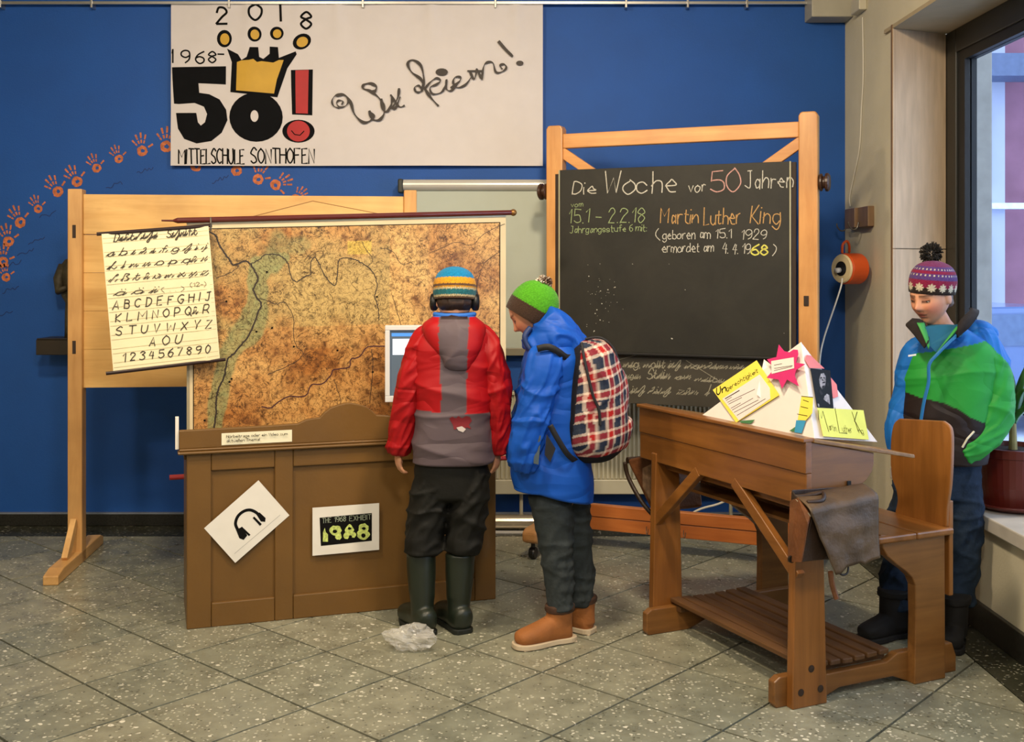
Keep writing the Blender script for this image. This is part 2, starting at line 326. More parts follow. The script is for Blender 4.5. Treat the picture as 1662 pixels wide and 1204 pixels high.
# ---- floor: grout bed, tiles one by one, dark border strips
fl = struct(MB().box((XL-.2,YF-.2,-.12),(XR+.34,YB+.2,-.012)).build('floor',M_grout))
ang = R(-42.0); ta, tb = .3878, .4000
ua = Vector((math.cos(ang),math.sin(ang))); ub = Vector((math.sin(ang),-math.cos(ang)))
O2 = Vector((-1.032,4.560)); BX, BY = 1.77, 6.172
def clip(poly, ax, lim, keep_less):
    out = []
    for i in range(len(poly)):
        a, b = poly[i], poly[(i+1)%len(poly)]
        ia = (a[ax] <= lim) if keep_less else (a[ax] >= lim); ib = (b[ax] <= lim) if keep_less else (b[ax] >= lim)
        if ia: out.append(a)
        if ia != ib: t = (lim-a[ax])/(b[ax]-a[ax]); out.append((a[0]+(b[0]-a[0])*t, a[1]+(b[1]-a[1])*t))
    return out
J = .0046; full = None; rest = MB(); tiles = []
for i in range(-32,33):
    for j in range(-32,33):
        c = O2+ua*ta*i+ub*tb*j
        q = [c+ua*J+ub*J, c+ua*(ta-J)+ub*J, c+ua*(ta-J)+ub*(tb-J), c+ua*J+ub*(tb-J)]
        q = [tuple(p) for p in q]
        if max(p[0] for p in q) < XL or min(p[0] for p in q) > BX or max(p[1] for p in q) < YF or min(p[1] for p in q) > BY: continue
        cut = any(p[0] > BX-.003 or p[1] > BY-.003 or p[0] < XL or p[1] < YF for p in q)
        if cut:
            for ax,lim,k in ((0,BX-.003,True),(1,BY-.003,True),(0,XL,False),(1,YF,False)):
                q = clip(q,ax,lim,k)
                if len(q) < 3: break
            if len(q) < 3: continue
        cx = sum(p[0] for p in q)/len(q); cy = sum(p[1] for p in q)/len(q)
        vis = cy > 2.9 and abs(cx) < cy*.5+.45
        if vis: tiles.append((cut,(c.x,c.y),q))
        else: rest.prism(q,-.02,0)
tiles.sort(key=lambda t: t[1][1]); tmesh = None
for cut,c,q in tiles:
    ql = [(p[0]-c[0],p[1]-c[1]) for p in q]
    if not cut and tmesh: o = bpy.data.objects.new('tile',tmesh); col.objects.link(o); o.parent = fl
    else:
        o = MB().prism(ql,-.02,0).build('tile',M_tile,fl)
        if not cut: tmesh = o.data
    o.location = (c[0],c[1],0)
    o.location.z = random.uniform(-.0005,.0005)
rest.build('far_tiles',M_tile,fl,kind='stuff')
MB().box((XL,BY+.003,-.02),(XR,YB,-.0005)).build('border_strip',M_border,fl)
MB().box((BX+.003,YF,-.02),(XR,BY,-.0005)).build('border_strip',M_border,fl)
# ================================================================ painted handprints on the blue wall
WP = Plane((0,YB,0),(1,0,0))
M_hand = plain('orange_hand_paint',(196,112,70),.8,var=.3,vs=60); M_sig = plain('dark_marker',(16,40,96),.7,var=0)
hands = [(5,425,.0,60,1),(14,392,.2,0,1),(33,361,.45,0,1),(62,339,.35,0,.8),(94,311,.55,0,1),(125,295,.5,0,1),(157,273,.4,0,.85),(193,258,.35,0,.8),(231,245,.15,0,1),(270,238,0,0,1.1),
         (318,270,0,0,1),(384,277,.2,0,1),(419,291,-.3,0,1),(447,300,-1.2,0,1),(480,322,-.8,0,.8),(10,450,.2,0,.8)]
rr = random.Random(3)
for px,py,a,_,s in hands:
    c = WP.uv(px,py); mb = MB(); k = .062*s
    rot = lambda x,y: (c[0]+k*(x*math.cos(a*1.0)-y*math.sin(a*1.0)), c[1]+k*(x*math.sin(a)+y*math.cos(a)))
    ring = [rot((.52+rr.uniform(-.05,.05))*math.cos(t*math.pi/10),(.5+rr.uniform(-.05,.05))*math.sin(t*math.pi/10)) for t in range(0,20)]
    inn = [rot(.05+(.2+rr.uniform(-.06,.05))*math.cos(t*math.pi/10),(.17+rr.uniform(-.05,.05))*math.sin(t*math.pi/10)) for t in range(0,20)]
    n = 20; mb.add([(*p,0) for p in ring]+[(*p,0) for p in inn],[(i,(i+1)%n,(i+1)%n+n,i+n) for i in range(n)])
    for fa,f0,f1,wd in ((.62,.75,1.35,.13),(.25,.78,1.62,.14),(-.05,.8,1.72,.14),(-.35,.78,1.55,.13),(-1.15,.72,1.15,.15)):
        fa = -fa
        L = [(f0+(f1-f0)*t/4) for t in range(5)]
        for seg in ((0,1),(2,4)) if s > .5 else ((0,4),):
            pts = [rot(math.sin(fa)*l,math.cos(fa)*l) for l in L[seg[0]:seg[1]+1]]
            mb.ribbon(pts,[wd*k*1.25*(1 if i else .8) for i in range(len(pts))])
    for i in range(len(mb.f)):
        pass
    T = Matrix(((1,0,0,0),(0,0,-1,YB-.0012),(0,1,0,0),(0,0,0,1)))
    mb.v = [tuple(T@Vector(v)) for v in mb.v]; mb.build('handprint',M_hand,wb)
for px,py in ((178,297),(228,273),(52,387),(34,405),(70,345),(10,466),(14,424),(290,262),(350,287),(0,505)):
    c = WP.uv(px+8,py); mb = MB(); pts = [(c[0]-.05+i*.012, c[1]-.03+i*.004+rr.uniform(-.012,.012)) for i in range(9)]
    mb.ribbon(catmull(pts,4),.004); T = Matrix(((1,0,0,0),(0,0,-1,YB-.0012),(0,1,0,0),(0,0,0,1)))
    mb.v = [tuple(T@Vector(v)) for v in mb.v]; mb.build('signature',M_sig,wb)
# ================================================================ outside the window
M_snow = plain('trodden_snow',(214,222,236),.9,var=.1,vs=2); M_facade = plain('pale_facade',(186,192,212),.9,var=.08,vs=1)
M_red = plain('faded_red_facade',(164,116,134),.9,var=.15,vs=2); M_dw = plain('dark_window_glass',(96,116,150),.2,var=.1)
struct(MB().box((2.4,-4,-.5),(30,40,-.3)).build('ground',M_snow))
o = tag(MB().box((2.72,6.62,-.3),(2.9,7.0,3.4)).build('reflection_block',plain('grey_reflection',(150,146,138),.8,var=.1),bevel=.01),'grey block added outside the window to stand for a reflection in the glass, beside the dark frame','reflection_block')  # added block, stands in for the grey reflection seen in the window glass
bd = thing('building','pale and red fronted building across the street seen through the window','building',(6,15,-.3))
MB().box((-2.2,0,0),(.74,6,9)).build('facade',M_facade,bd); MB().box((.74,.3,0),(1.6,6,8)).build('red_facade',M_red,bd)
MB().box((1.6,0,0),(8,6,9)).build('facade',M_facade,bd); MB().box((-2.4,-.5,4.4),(8,0,4.7)).build('canopy',plain('dark_canopy',(96,110,140),.6),bd)
MB().box((-2.3,-.15,2.65),(8,0,2.73)).build('ledge',plain('white_ledge',(236,240,246),.5),bd)
for x in (-1.6,-.7,.15,1.9,3.2):
    MB().box((x,-.06,3.0),(x+.35,.02,4.0)).build('shop_window',M_dw,bd); MB().box((x,-.06,.3),(x+.35,.02,2.3)).build('shop_window',M_dw,bd)
car = thing('parked_car','blue grey parked car on the street outside the window','car',(5.2,12.6,-.3),R(8))
prof = [(-2,.35),(-2,.8),(-1.3,.95),(-.7,1.4),(.7,1.42),(1.3,1.0),(2,.9),(2.05,.35)]
M_ = Matrix(((1,0,0,0),(0,0,1,0),(0,1,0,0),(0,0,0,1)))
MB().prism(prof,-.8,.8,M_).build('car_body',plain('car_paint',(96,120,168),.25,var=.03,coat=.6),car,bevel=.06,smooth=False)
MB().prism([(-1.15,.98),(-.65,1.32),(.62,1.34),(1.1,1.0)],-.815,.815,M_).build('car_window',M_dw,car)
for x in (-1.25,1.3):
    for y in (-.72,.72): MB().lathe([(.05,-.09),(.3,-.09),(.32,-.05),(.32,.05),(.3,.09),(.05,.09)],20,Matrix.Translation((x,y,.32))@Matrix.Rotation(R(90),4,'X')).build('wheel',plain('rubber',(18,18,20),.7,var=0),car)
# ================================================================ things on / at the back wall
M_alu = plain('brushed_aluminium',(190,188,182),.3,metal=.9,var=.06,stretch=(1,20,20)); M_black = plain('black_plastic',(16,15,14),.45,var=0)
M_white = plain('white_paper',(226,222,212),.75,var=.03); M_ink = plain('black_ink',(12,11,10),.8,var=0,spec=.15); M_steel = plain('steel',(120,116,108),.35,metal=.8,var=.05)
# picture rail with clips
zr = 1.5+432/F*YB
rail = thing('picture_rail','thin silver picture rail running along the top of the blue wall','rail',(0,YB-.05,zr))
MB().box((XL,-.006,-.009),(XR-.06,.006,.009)).build('rod',M_alu,rail,bevel=.002)
for px in (0,148,371,588,803,1015,1115,1211,1330):
    x = (px-CX)/F*(YB-.05)+.004; MB().box((x-.006,-.012,-.03),(x+.006,.05,.018)).build('bracket',M_alu,rail,bevel=.002)
# ---- anniversary banner
bp_ = Plane((-2.02,YB-.035,0),(1,0,0))
bx0,by1 = bp_.uv(278,3); bx1,by0 = bp_.uv(881,269)
def wave(x,y):
    u = (x-bx0)/(bx1-bx0); v = (by1-y)/(by1-by0)
    w_ = .006*math.sin(u*9+v*2)*v+.006*noise.noise(Vector((u*5,v*2.2,1)))+.004*noise.noise(Vector((u*11+v*4,v*3,4)))
    for c in (.21,.45,.7,.93):   # tension folds running down from the hanging clips
        d = (u-c)/(.02+.10*v); w_ += .010*math.exp(-d*d*3)*math.exp(-v*2.2)
    return w_*1.35+.004
mb = MB(); nx,ny = 110,50
for j in range(ny+1):
    for i in range(nx+1):
        x = bx0+(bx1-bx0)*i/nx; y = by0+(by1-by0)*j/ny; sag = .006*math.sin(i/nx*math.pi*4)**2*(j/ny)
        mb.v.append((x,y-sag,wave(x,y)))
mb.f = [(j*(nx+1)+i,j*(nx+1)+i+1,(j+1)*(nx+1)+i+1,(j+1)*(nx+1)+i) for j in range(ny) for i in range(nx)]
ban = thing('anniversary_banner','large white cloth banner with crown and number fifty hanging high on blue wall','banner',mat=bp_.mat())
mb.build('cloth',plain('banner_cloth',(214,208,206),.65,var=.02,bump=.06,bs=14),ban,smooth=True)
M_gold = plain('mustard_paint',(202,158,44),.6,var=.06); M_redp = plain('red_paint',(176,26,30),.6,var=.1); M_bk = plain('black_paint',(10,11,14),.8,var=.2,spec=.15)
def art(name, polys, m, z, parent=ban, pl=bp_, surf=wave, holes=None, strokes_=None):
    """flat print following the cloth; triangulated so that it hugs the waves"""
    bm = bmesh.new()
    for pl_pts in polys:
        pts = pxpoly(pl,pl_pts); vs = [bm.verts.new((p[0],p[1],0)) for p in pts]
        try: bm.faces.new(vs)
        except ValueError: pass
    bmesh.ops.triangulate(bm,faces=bm.faces[:])
    for _ in range(3):
        ed = [e for e in bm.edges if e.calc_length() > .05]
        if ed: bmesh.ops.subdivide_edges(bm,edges=ed,cuts=1); bmesh.ops.triangulate(bm,faces=bm.faces[:])
    bmesh.ops.recalc_face_normals(bm,faces=bm.faces)
    for f in bm.faces:
        if f.normal.z < 0: f.normal_flip()
    for v in bm.verts: v.co.z = z+(surf(v.co.x,v.co.y) if surf else 0)
    me = bpy.data.meshes.new(name); bm.to_mesh(me); bm.free(); me.materials.append(m)
    o = bpy.data.objects.new(name,me); col.objects.link(o); o.parent = parent; return o
def Z1(pts): return [(x/2.968,y/2.968) for x,y in pts]      # traced in a 2.968x crop of the banner
five = Z1([(830,325),(1090,320),(1090,408),(958,402),(962,448),(1010,455),(1060,480),(1092,530),(1098,580),(1070,640),(1020,680),(950,692),(890,670),(860,620),(850,545),(948,545),(956,590),(970,606),(990,590),(1000,550),(985,515),(940,497),(862,502),(840,500)])
art('digit_five',[five],M_bk,.0015)
def ellp(cx,cy,rx,ry,n=28,a0=0,rot=0): return [(cx+rx*math.cos(a0+2*math.pi*i/n)*math.cos(rot)-ry*math.sin(a0+2*math.pi*i/n)*math.sin(rot), cy+rx*math.cos(a0+2*math.pi*i/n)*math.sin(rot)+ry*math.sin(a0+2*math.pi*i/n)*math.cos(rot)) for i in range(n)]
zo = ellp(1235,565,128,118); zi = ellp(1228,560,19,28)
quads = [Z1([zo[i],zo[(i+1)%28],zi[(i+1)%28],zi[i]]) for i in range(28)]
art('digit_zero',quads,M_bk,.0015)
crown_o = Z1([(1095,235),(1148,262),(1165,290),(1190,275),(1205,228),(1245,228),(1250,275),(1270,285),(1300,260),(1300,225),(1340,228),(1345,280),(1425,248),(1430,262),(1385,330),(1338,470),(1112,445),(1118,300)])
art('crown_outline',[crown_o],M_bk,.002)
crown_i = Z1([(1143,300),(1165,292),(1200,290),(1222,285),(1240,300),(1262,296),(1295,300),(1318,303),(1345,290),(1368,290),(1335,385),(1322,452),(1140,437)])
art('crown_fill',[crown_i],M_gold,.003)
art('exclamation_outline',[Z1([(1402,338),(1508,335),(1505,556),(1408,552)])],M_bk,.0015); art('exclamation_fill',[Z1([(1424,340),(1488,337),(1484,548),(1426,546)])],M_redp,.003)
art('dot_outline',[Z1(ellp(1438,632,78,55))],M_bk,.0015); art('dot_fill',[Z1(ellp(1438,632,55,50))],M_redp,.003)
mb = MB(); mb.ribbon([bp_.uv(*p) for p in Z1([(1405,630),(1420,648),(1445,652),(1465,632)])],.006,.004,surf=wave); mb.build('smile',M_ink,ban)
for (cx,cy,rx,ry,rt) in ((1082,187,36,42,0),(1228,166,33,36,0),(1334,161,33,32,0),(1455,201,46,36,-.5)):
    art('jewel_outline',[Z1(ellp(cx,cy,rx,ry,20,0,rt))],M_bk,.0015); art('jewel_fill',[Z1(ellp(cx+2,cy+2,rx*.62,ry*.66,20,0,rt))],M_gold,.003)
def bl(t,p0,p1,h,wd,jt=.1): mb = MB(); write(mb,bp_,t,p0,p1,h,wd,.002,0,jt,wave); mb.build('letter',M_ink,ban)
bl('1',(280,102),(281,102),22,.009)
for t,x0,x1,y,h in (('9',295,308,102,20),('6',318,331,103,19),('8',339,351,102,18),('-',354,364,96,18)): bl(t,(x0,y),(x1,y),h,.009)
for t,x0,x1,y,h in (('2',352,369,39,26),('0',406,424,33,26),('8',489,506,47,27)): bl(t,(x0,y),(x1,y),h,.013,.15)
mb = MB(); mb.ribbon([bp_.uv(455,6),bp_.uv(456,34)],.014,.002,surf=wave)
mb.build('letter',M_ink,ban)
def word(t,xa,xb,y,h):
    wd_ = [{'I':1.2,'M':6.5,'L':4,'E':4}.get(c,4.4)+1.3 for c in t]; tot = sum(wd_)-1.3; x = xa
    for c,k_ in zip(t,wd_):
        k_ *= (xb-xa)/tot; w1 = k_-1.3*(xb-xa)/tot; bl(c,(x,y),(x+max(w1,1),y),h+random.uniform(-1,1),.0085,.2); x += k_
word('MITTELSCHULE',291,396,265.5,23); word('SONTHOFEN',407,510,264.5,24)
# raised, glossy cursive letters (traced in a 2.968x crop at 500,0)
mb = MB()
def S2(pts): return [(500+x/2.968,y/2.968) for x,y in pts]
cur = [([(165,505),(170,490),(150,485),(140,500),(155,518),(185,510),(195,485),(175,460),(140,458),(118,485),(125,512),(150,522)],.008),
 ([(140,462),(175,458),(205,490),(225,550),(265,590),(300,585),(318,560),(298,538)],.013),([(298,538),(312,575),(345,580),(368,550),(365,510),(340,470),(300,440),(268,428),(270,410),(300,403),(330,418),(325,440),(310,440)],.013),

 ([(355,480),(362,530),(385,538),(405,500),(408,470),(405,520),(425,520),(445,470)],.012),([(400,460),(440,515),(465,512)],.010),([(440,430),(435,470),(410,520)],.012),
 ([(520,445),(515,425),(535,415),(550,440),(530,448),(520,440)],.009),
 ([(550,440),(560,390),(545,320),(505,292),(482,310),(500,350),(545,385),(565,430),(590,470),(628,512)],.013),
 ([(565,430),(590,400),(620,380),(640,392),(620,410),(590,425),(600,455),(640,450),(662,420),(668,385),(668,430),(690,440),(720,410)],.010),
 ([(690,425),(730,395),(735,375),(710,375),(700,400),(720,425),(760,410),(790,370)],.010),([(780,345),(800,385),(812,350),(815,335),(830,370),(838,385)],.011),
 ([(838,385),(845,330),(860,305),(890,305),(905,350),(935,348),(955,330),(945,312),(925,318),(935,335)],.010),([(770,345),(840,345)],.009)]
M_foil = plain('dark_satin_foil',(44,34,28),.5,var=.35,vs=8,spec=.35)
for pts,wd in cur:
    mb = MB(); q = catmull([bp_.uv(*p) for p in S2(pts)],5); mb.ribbon(q,[wd*1.25*(.8+.35*math.sin(i*.7)) for i in range(len(q))],.014,surf=wave); mb.build('raised_letter_stroke',M_foil,ban)
mb = MB(); q = [bp_.uv(*p) for p in S2([(920,205),(950,240),(985,275)])]; mb.ribbon(catmull(q,4),[.018]*4+[.017]*4+[.01],.014,surf=wave); mb.build('raised_letter_stroke',M_foil,ban)
for cx,cy,rx,ry in ((645,350,30,18),(1020,307,18,12)): MB().flat([bp_.uv(*p) for p in S2(ellp(cx,cy,rx,ry,14))],.014+.006).build('raised_dot',M_foil,ban)
# ---- roll-down screen behind the stands
spl = Plane((0,YB-.10,0),(1,0,0))
scn = thing('projection_screen','pull-down screen with silver housing, behind the map and blackboard on blue wall','screen',mat=spl.mat())
x0,y1 = spl.uv(655,293); x1,y0 = spl.uv(1120,577); _,yh = spl.uv(655,308)
MB().tube([(x0,(y1+yh)/2,0),(x1,(y1+yh)/2,0)],(y1-yh)/2+.006,20).build('housing',plain('silver_housing',(206,204,196),.3,metal=.3,var=.02),scn,smooth=False)
MB().box((x0-.03,yh-.02,-.04),(x0,y1+.008,.04)).build('end_cap',plain('dark_cap',(40,44,38),.5,var=0),scn,bevel=.008)
MB().box((x0+.03,y0+.03,-.004),(x1,yh,0)).build('screen_cloth',plain('grey_green_screen_cloth',(176,184,170),.6,var=.02),scn)
MB().box((x0+.02,y0,-.012),(x1,y0+.045,.010)).build('bottom_bar',plain('taupe_bar',(132,126,104),.4,var=.05),scn,bevel=.004)
# ---- radiator
Yr = YB-.13
rd = thing('radiator','long cream ribbed radiator under the screen and behind the blackboard stand','radiator',((790-CX)/F*Yr,Yr,0))
W = (1245-790)/F*Yr; zt = 1.5-198/F*Yr; zb = 1.5-362/F*Yr
M_rad = plain('cream_radiator_enamel',(190,184,158),.4,var=.03)
mb = MB(); pitch = .0255; n = int(W/pitch)
mb.box((0,.02,zb+.03),(W,.075,zt))
for i in range(n): mb.box((i*pitch+.006,0,zb+.09),(i*pitch+.0175,.02,zt-.012))
mb.build('ribbed_panel',M_rad,rd); MB().box((0,-.006,zb),(W,.08,zb+.085)).build('lower_cover',M_rad,rd,bevel=.006); MB().box((0,-.004,zt-.012),(W,.08,zt+.008)).build('top_grille',M_rad,rd,bevel=.004)
for x in (.2,W-.2): MB().tube([(x,.05,zb+.02),(x,.05,-.0)],.011,10).build('pipe',M_rad,rd)
# silver roll-up tube lying on the floor below the radiator
q0 = P(790,842,6.36); tb_ = thing('silver_tube','shiny silver tube lying on the floor below the radiator, beside the brown counter','tube',(q0.x,6.30,0))
MB().tube([(0,0,.052),(.30,0,.052)],.045,20).build('tube_shell',plain('satin_metal',(226,212,186),.22,metal=.75,var=.1,vs=4),tb_,smooth=False)
MB().box((0,-.062,0),(.31,-.045,.012)).box((.01,-.05,.0),(.03,.04,.02)).box((.26,-.05,.0),(.28,.04,.02)).build('foot_rail',plain('white_edge',(228,226,220),.4,var=0),tb_)
MB().lathe([(.0,0),(.046,0),(.048,.006),(.046,.012),(.0,.012)],20,Matrix.Translation((-.002,0,.052))@Matrix.Rotation(R(90),4,'Y')).build('end_cap',M_black,tb_)
# ---- statuette on its dark console, behind the left post
cons = thing('wooden_console','small dark wooden wall console behind the left post of the pine stand','shelf',((118-CX)/F*(YB-.1),YB,0))
hw = 48/F*6.3; z1 = 1.5-108/F*6.3; z0 = 1.5-135/F*6.3; M_dkw = wood('dark_stained_wood',(52,40,26),(34,26,16),'x')
MB().box((-hw,-.2,z0),(hw,-.0,z1-.008)).build('block',M_dkw,cons,bevel=.004); MB().box((-hw+.006,-.205,z1-.008),(hw-.006,0,z1)).build('shelf_top',M_dkw,cons,bevel=.003)
zc1 = z1
st = thing('statuette','dark carved standing figure on the wall console behind the pine stand','statue',((122-CX)/F*(YB-.1),YB-.1,zc1))
M_stat = plain('patinated_wood',(58,52,34),.6,var=.4,vs=25,bump=.3,bs=60)
def drape(prof, sq, seed):
    mb = MB(); n = 36; m_ = len(prof)
    for r,z in prof:
        for k in range(n):
            a = k*2*math.pi/n; q = r*(1+.09*math.sin(a*7+z*6+seed)+.05*math.sin(a*13))
            mb.v.append((q*math.cos(a),q*sq*math.sin(a),z))
    mb.f = [(i*n+k,i*n+(k+1)%n,(i+1)*n+(k+1)%n,(i+1)*n+k) for i in range(m_-1) for k in range(n)]+[tuple(range(n-1,-1,-1)),tuple((m_-1)*n+k for k in range(n))]
    return mb
drape([(.060,0),(.058,.06),(.055,.14),(.05,.2),(.07,.24),(.078,.30),(.082,.36),(.072,.42),(.05,.452),(.022,.462)],.7,0).build('robe',M_stat,st,smooth=True)
MB().ell((0,-.005,.50),(.032,.036,.042)).build('head',plain('carved_face',(92,72,48),.5),st,smooth=True)
MB().tube([(-.07,0,.42),(-.088,-.02,.34),(-.07,-.05,.27),(-.02,-.07,.29)],[.026,.03,.026,.015],12).build('arm',M_stat,st,smooth=True)
MB().tube([(.07,0,.42),(.082,-.02,.34),(.06,-.05,.28),(.01,-.07,.3)],[.026,.03,.026,.015],12).build('arm',M_stat,st,smooth=True)
# ---- ceiling duct, junction box, cable, hook block, orange cable reel on the right wall
XD = XR
def rwall(px, X=XR):  # depth on the right wall under a photo column
    return X*F/(px-CX)
jb = thing('cable_duct','grey cable duct box at the top corner where blue meets cream wall','duct box',(XR-.1,YB-.14,3.1))
zz = 1.5+412/F*6.3
MB().box((-.14,-.02,zz-3.1),(.1,.14,.35)).build('duct',plain('grey_duct',(172,168,152),.5,var=.04),jb,bevel=.006)
jy = rwall(1398)
jb2 = thing('junction_box','small cream junction box on the cream wall above the orange reel','junction box',(XR,jy,0))
za = 1.5+418/F*jy; zb2 = 1.5+436/F*jy; M_cab = plain('white_cable',(214,210,196),.45,var=0)
MB().box((-.045,-.10,za),(0,.05,zb2+.02)).build('box',plain('cream_plastic',(198,192,170),.5,var=.02),jb2,bevel=.006)
def rw(px,py,off=.006): Y = rwall(px,XR-off); q = P(px,py,Y); return (XR-off,Y,q.z)
cab = MB().tube(catmull([rw(1400,28),rw(1401,120),rw(1398,180),rw(1395,240),rw(1385,290),rw(1379,320),rw(1380,335)],6),.0035,8).build('hanging_cable',M_cab)
tag(cab,'thin white cable running down the cream wall to the hook block','cable')
# hook block: two wooden blocks with bent metal hooks
yb = rwall(1402); hb = thing('hook_block','small brown two-piece coat hook block on the cream wall','hook',(XR,yb,0))
z0 = 1.5+71/F*yb; z1 = 1.5+103/F*yb; y0_ = rwall(1419)-yb; y1_ = rwall(1385)-yb; M_hb = wood('hook_block_wood',(150,120,88),(112,86,60),'z')
MB().box((-.035,y0_,z0),(0,(y0_+y1_)/2-.003,z1)).build('block',M_hb,hb,bevel=.003); MB().box((-.05,(y0_+y1_)/2+.003,z0),(0,y1_,z1)).build('block',M_hb,hb,bevel=.003)
for dy in (y0_*.2,y1_*.95): MB().tube(catmull([(-.04,dy,z0+.03),(-.05,dy,z0-.005),(-.075,dy,z0-.012),(-.095,dy,z0+.01),(-.098,dy,z0+.03)],5),.004,8).build('hook',M_steel,hb,smooth=True)
# orange cable reel: hangs on the hook, axis towards the room and slightly to the left
yc = 5.95; cpt = P(1374,436,yc)
ax = Vector((-.90,-.43,0)).normalized(); Mr = Matrix.Translation(cpt)@ax.to_track_quat('Z','Y').to_matrix().to_4x4()
reel = thing('cable_reel','orange cable reel with cream face hanging on the cream wall','cable reel',mat=Matrix.Translation(cpt))
Mr = ax.to_track_quat('Z','Y').to_matrix().to_4x4()
r = 24.5/F*yc; M_or = plain('orange_plastic',(214,86,30),.4,var=.05)
MB().lathe([(.03,-.085),(r,-.085),(r*1.03,-.08),(r*1.03,.02),(r*.99,.026),(.03,.026)],40,Mr).build('drum',M_or,reel,smooth=False)
MB().lathe([(r*.45,.026),(r*.94,.026),(r*.97,.032),(r*.9,.04),(r*.5,.04),(r*.43,.034)],40,Mr).build('face_plate',plain('cream_disc',(226,206,158),.45,var=.03),reel,smooth=False)
MB().lathe([(0,.034),(r*.46,.034),(r*.48,.042),(0,.042)],24,Mr).build('socket',M_black,reel); MB().tube([Mr@Vector(p) for p in ((-.006,-.008,.04),(-.006,-.01,.07))],.014,12).build('plug',M_white,reel,smooth=True)
MB().tube(catmull([(.03,.05,.09),(.02,.02,.13),(-.0,0,.15),(-.03,-.03,.13),(-.03,-.02,.085)],5),.007,8).build('handle',M_or,reel,smooth=True)
q = [P(1367,452,5.86),P(1365,465,5.84),P(1357,490,5.83),P(1345,525,5.8),P(1337,550,5.75),P(1331,580,5.7),P(1328,640,5.66)]+[P(1322,760,5.62),P(1310,860,5.7)]
tag(MB().tube(catmull([tuple(v) for v in q],5),.0045,8).build('power_cable',M_cab),'white power cable drooping from the orange reel behind the blackboard stand','cable')
q = [P(1080,832,6.25),P(1130,829,6.2),P(1165,818,6.15),P(1190,806,6.12),P(1200,790,6.2)]; q[0].z = .012
tag(MB().tube(catmull([tuple(v) for v in q],5),.006,8).build('floor_cable',M_cab),'white cable curving down to the floor behind the school desk','cable')
# ================================================================ pine display stand on the left
W_pine = wood('pale_knotty_pine',(238,196,124),(214,164,92),'x',.8,knots=True); W_pinez = wood('pine_post',(224,176,112),(196,146,86),'z',.9); W_piney = wood('pine_foot',(226,178,112),(198,148,84),'y',.9)
M_slot = plain('dark_slot',(46,30,18),.7,var=0)
SP = Plane((-2.261,5.62,0),(1,.106,0)); ps = thing('pine_display_stand','pale pine display stand with broad knotty panel, behind the wall map','display stand',mat=SP.mat())
Lw = 1.713
def YZ(a, b): return a
zp0 = SP.uv(250,628)[1]; zp1 = SP.uv(250,316)[1]; zr0 = SP.uv(250,381)[1]; ztop = SP.uv(124,307)[1]
MB().box((-.036,0,-.05),(.036,ztop,.03)).build('post',W_pinez if False else wood('pine_post_grain',(222,174,110),(192,142,82),'y',.9),ps,bevel=.006)
o = MB().box((Lw-.034,0,-.05),(Lw+.034,SP.uv(666,309)[1],.03)).build('post',wood('pine_post_warm',(226,172,100),(200,146,80),'y',.9),ps,bevel=.006)
MB().box((.036,zr0+.001,-.028),(Lw-.034,zp1,.006)).build('top_rail',W_pine,ps,bevel=.003)
nb = 4
for i in range(nb):
    a = zp0+(zr0-zp0)*i/nb; b = zp0+(zr0-zp0)*(i+1)/nb
    MB().box((.036,a+(.0006 if i else 0),-.026),(Lw-.034,b-.0006,-.001)).build('panel_board',W_pine,ps,bevel=.0008,seg=1)
for py in (376,563):
    u,v = SP.uv(123,py)
    MB().box((u-.009,v-.034,.028),(u+.009,v+.034,.0312)).build('slot',M_slot,ps,bevel=.003)
for xx in (0,Lw):
    M_ = Matrix.Translation((xx,0,0))
    f = MB().prism([(.42,0),(.42,.045),(.33,.062),(-.33,.062),(-.38,.045),(-.38,0)],-.036,.036,M_@Matrix(((0,0,1,0),(0,1,0,0),(1,0,0,0),(0,0,0,1)))); f.build('foot',wood('pine_foot_grain',(228,182,118),(204,156,92),'z',.9),ps,bevel=.005)
    MB().bar((xx,.06,.19),(xx,.22,.035),.05,.03,(1,0,0)).build('brace',wood('pine_brace',(230,186,122),(206,158,96),'y',.9),ps,bevel=.003)
# ================================================================ wall map hanging in front of the stand
MP = Plane((-1.62,5.0,0),(.947,.322,0)); mp = thing('wall_map','large brown relief wall map hanging from red rods in front of the pine stand','wall map',mat=MP.mat())
M_rod = plain('red_brown_lacquered_rod',(84,24,20),.3,var=.1,coat=.5); M_rodred = plain('red_rod',(150,28,30),.35,var=.05)
tl = MP.uv(262,358); tr = MP.uv(832,345)
MB().tube([(*tl,.01),(tl[0]+.05,tl[1]+.0,.01),(tl[0]+.07,tl[1]+.001,.01),(*tr,.01)],[.004,.005,.013,.013],14).build('top_rod',M_rod,mp,smooth=False)
MB().ell((*tr,.01),.018,14,10).build('knob',plain('brass',(150,110,60),.35,metal=.6,var=.1),mp,smooth=True)
bl = MP.uv(275,777); br = MP.uv(826,741); zbm = (bl[1]+br[1])/2
MB().tube([(bl[0],zbm,.0),(br[0],zbm,0)],.012,12).build('bottom_rod',M_rodred,mp)
x0 = MP.uv(303,600)[0]; x1 = MP.uv(821,500)[0]
def topz(x): t = (x-tl[0])/(tr[0]-tl[0]); return tl[1]+(tr[1]-tl[1])*t-.014
cloth = MB().add([(x0,zbm,0),(x1,zbm,0),(x1,topz(x1),0),(x0,topz(x0),0)],[(0,1,2,3)]); cloth.add([(x0,zbm,-.003),(x1,zbm,-.003),(x1,topz(x1),-.003),(x0,topz(x0),-.003)],[(3,2,1,0)])
cloth.build('map_cloth',plain('aged_linen_margin',(214,196,156),.6,var=.08,vs=4),mp)
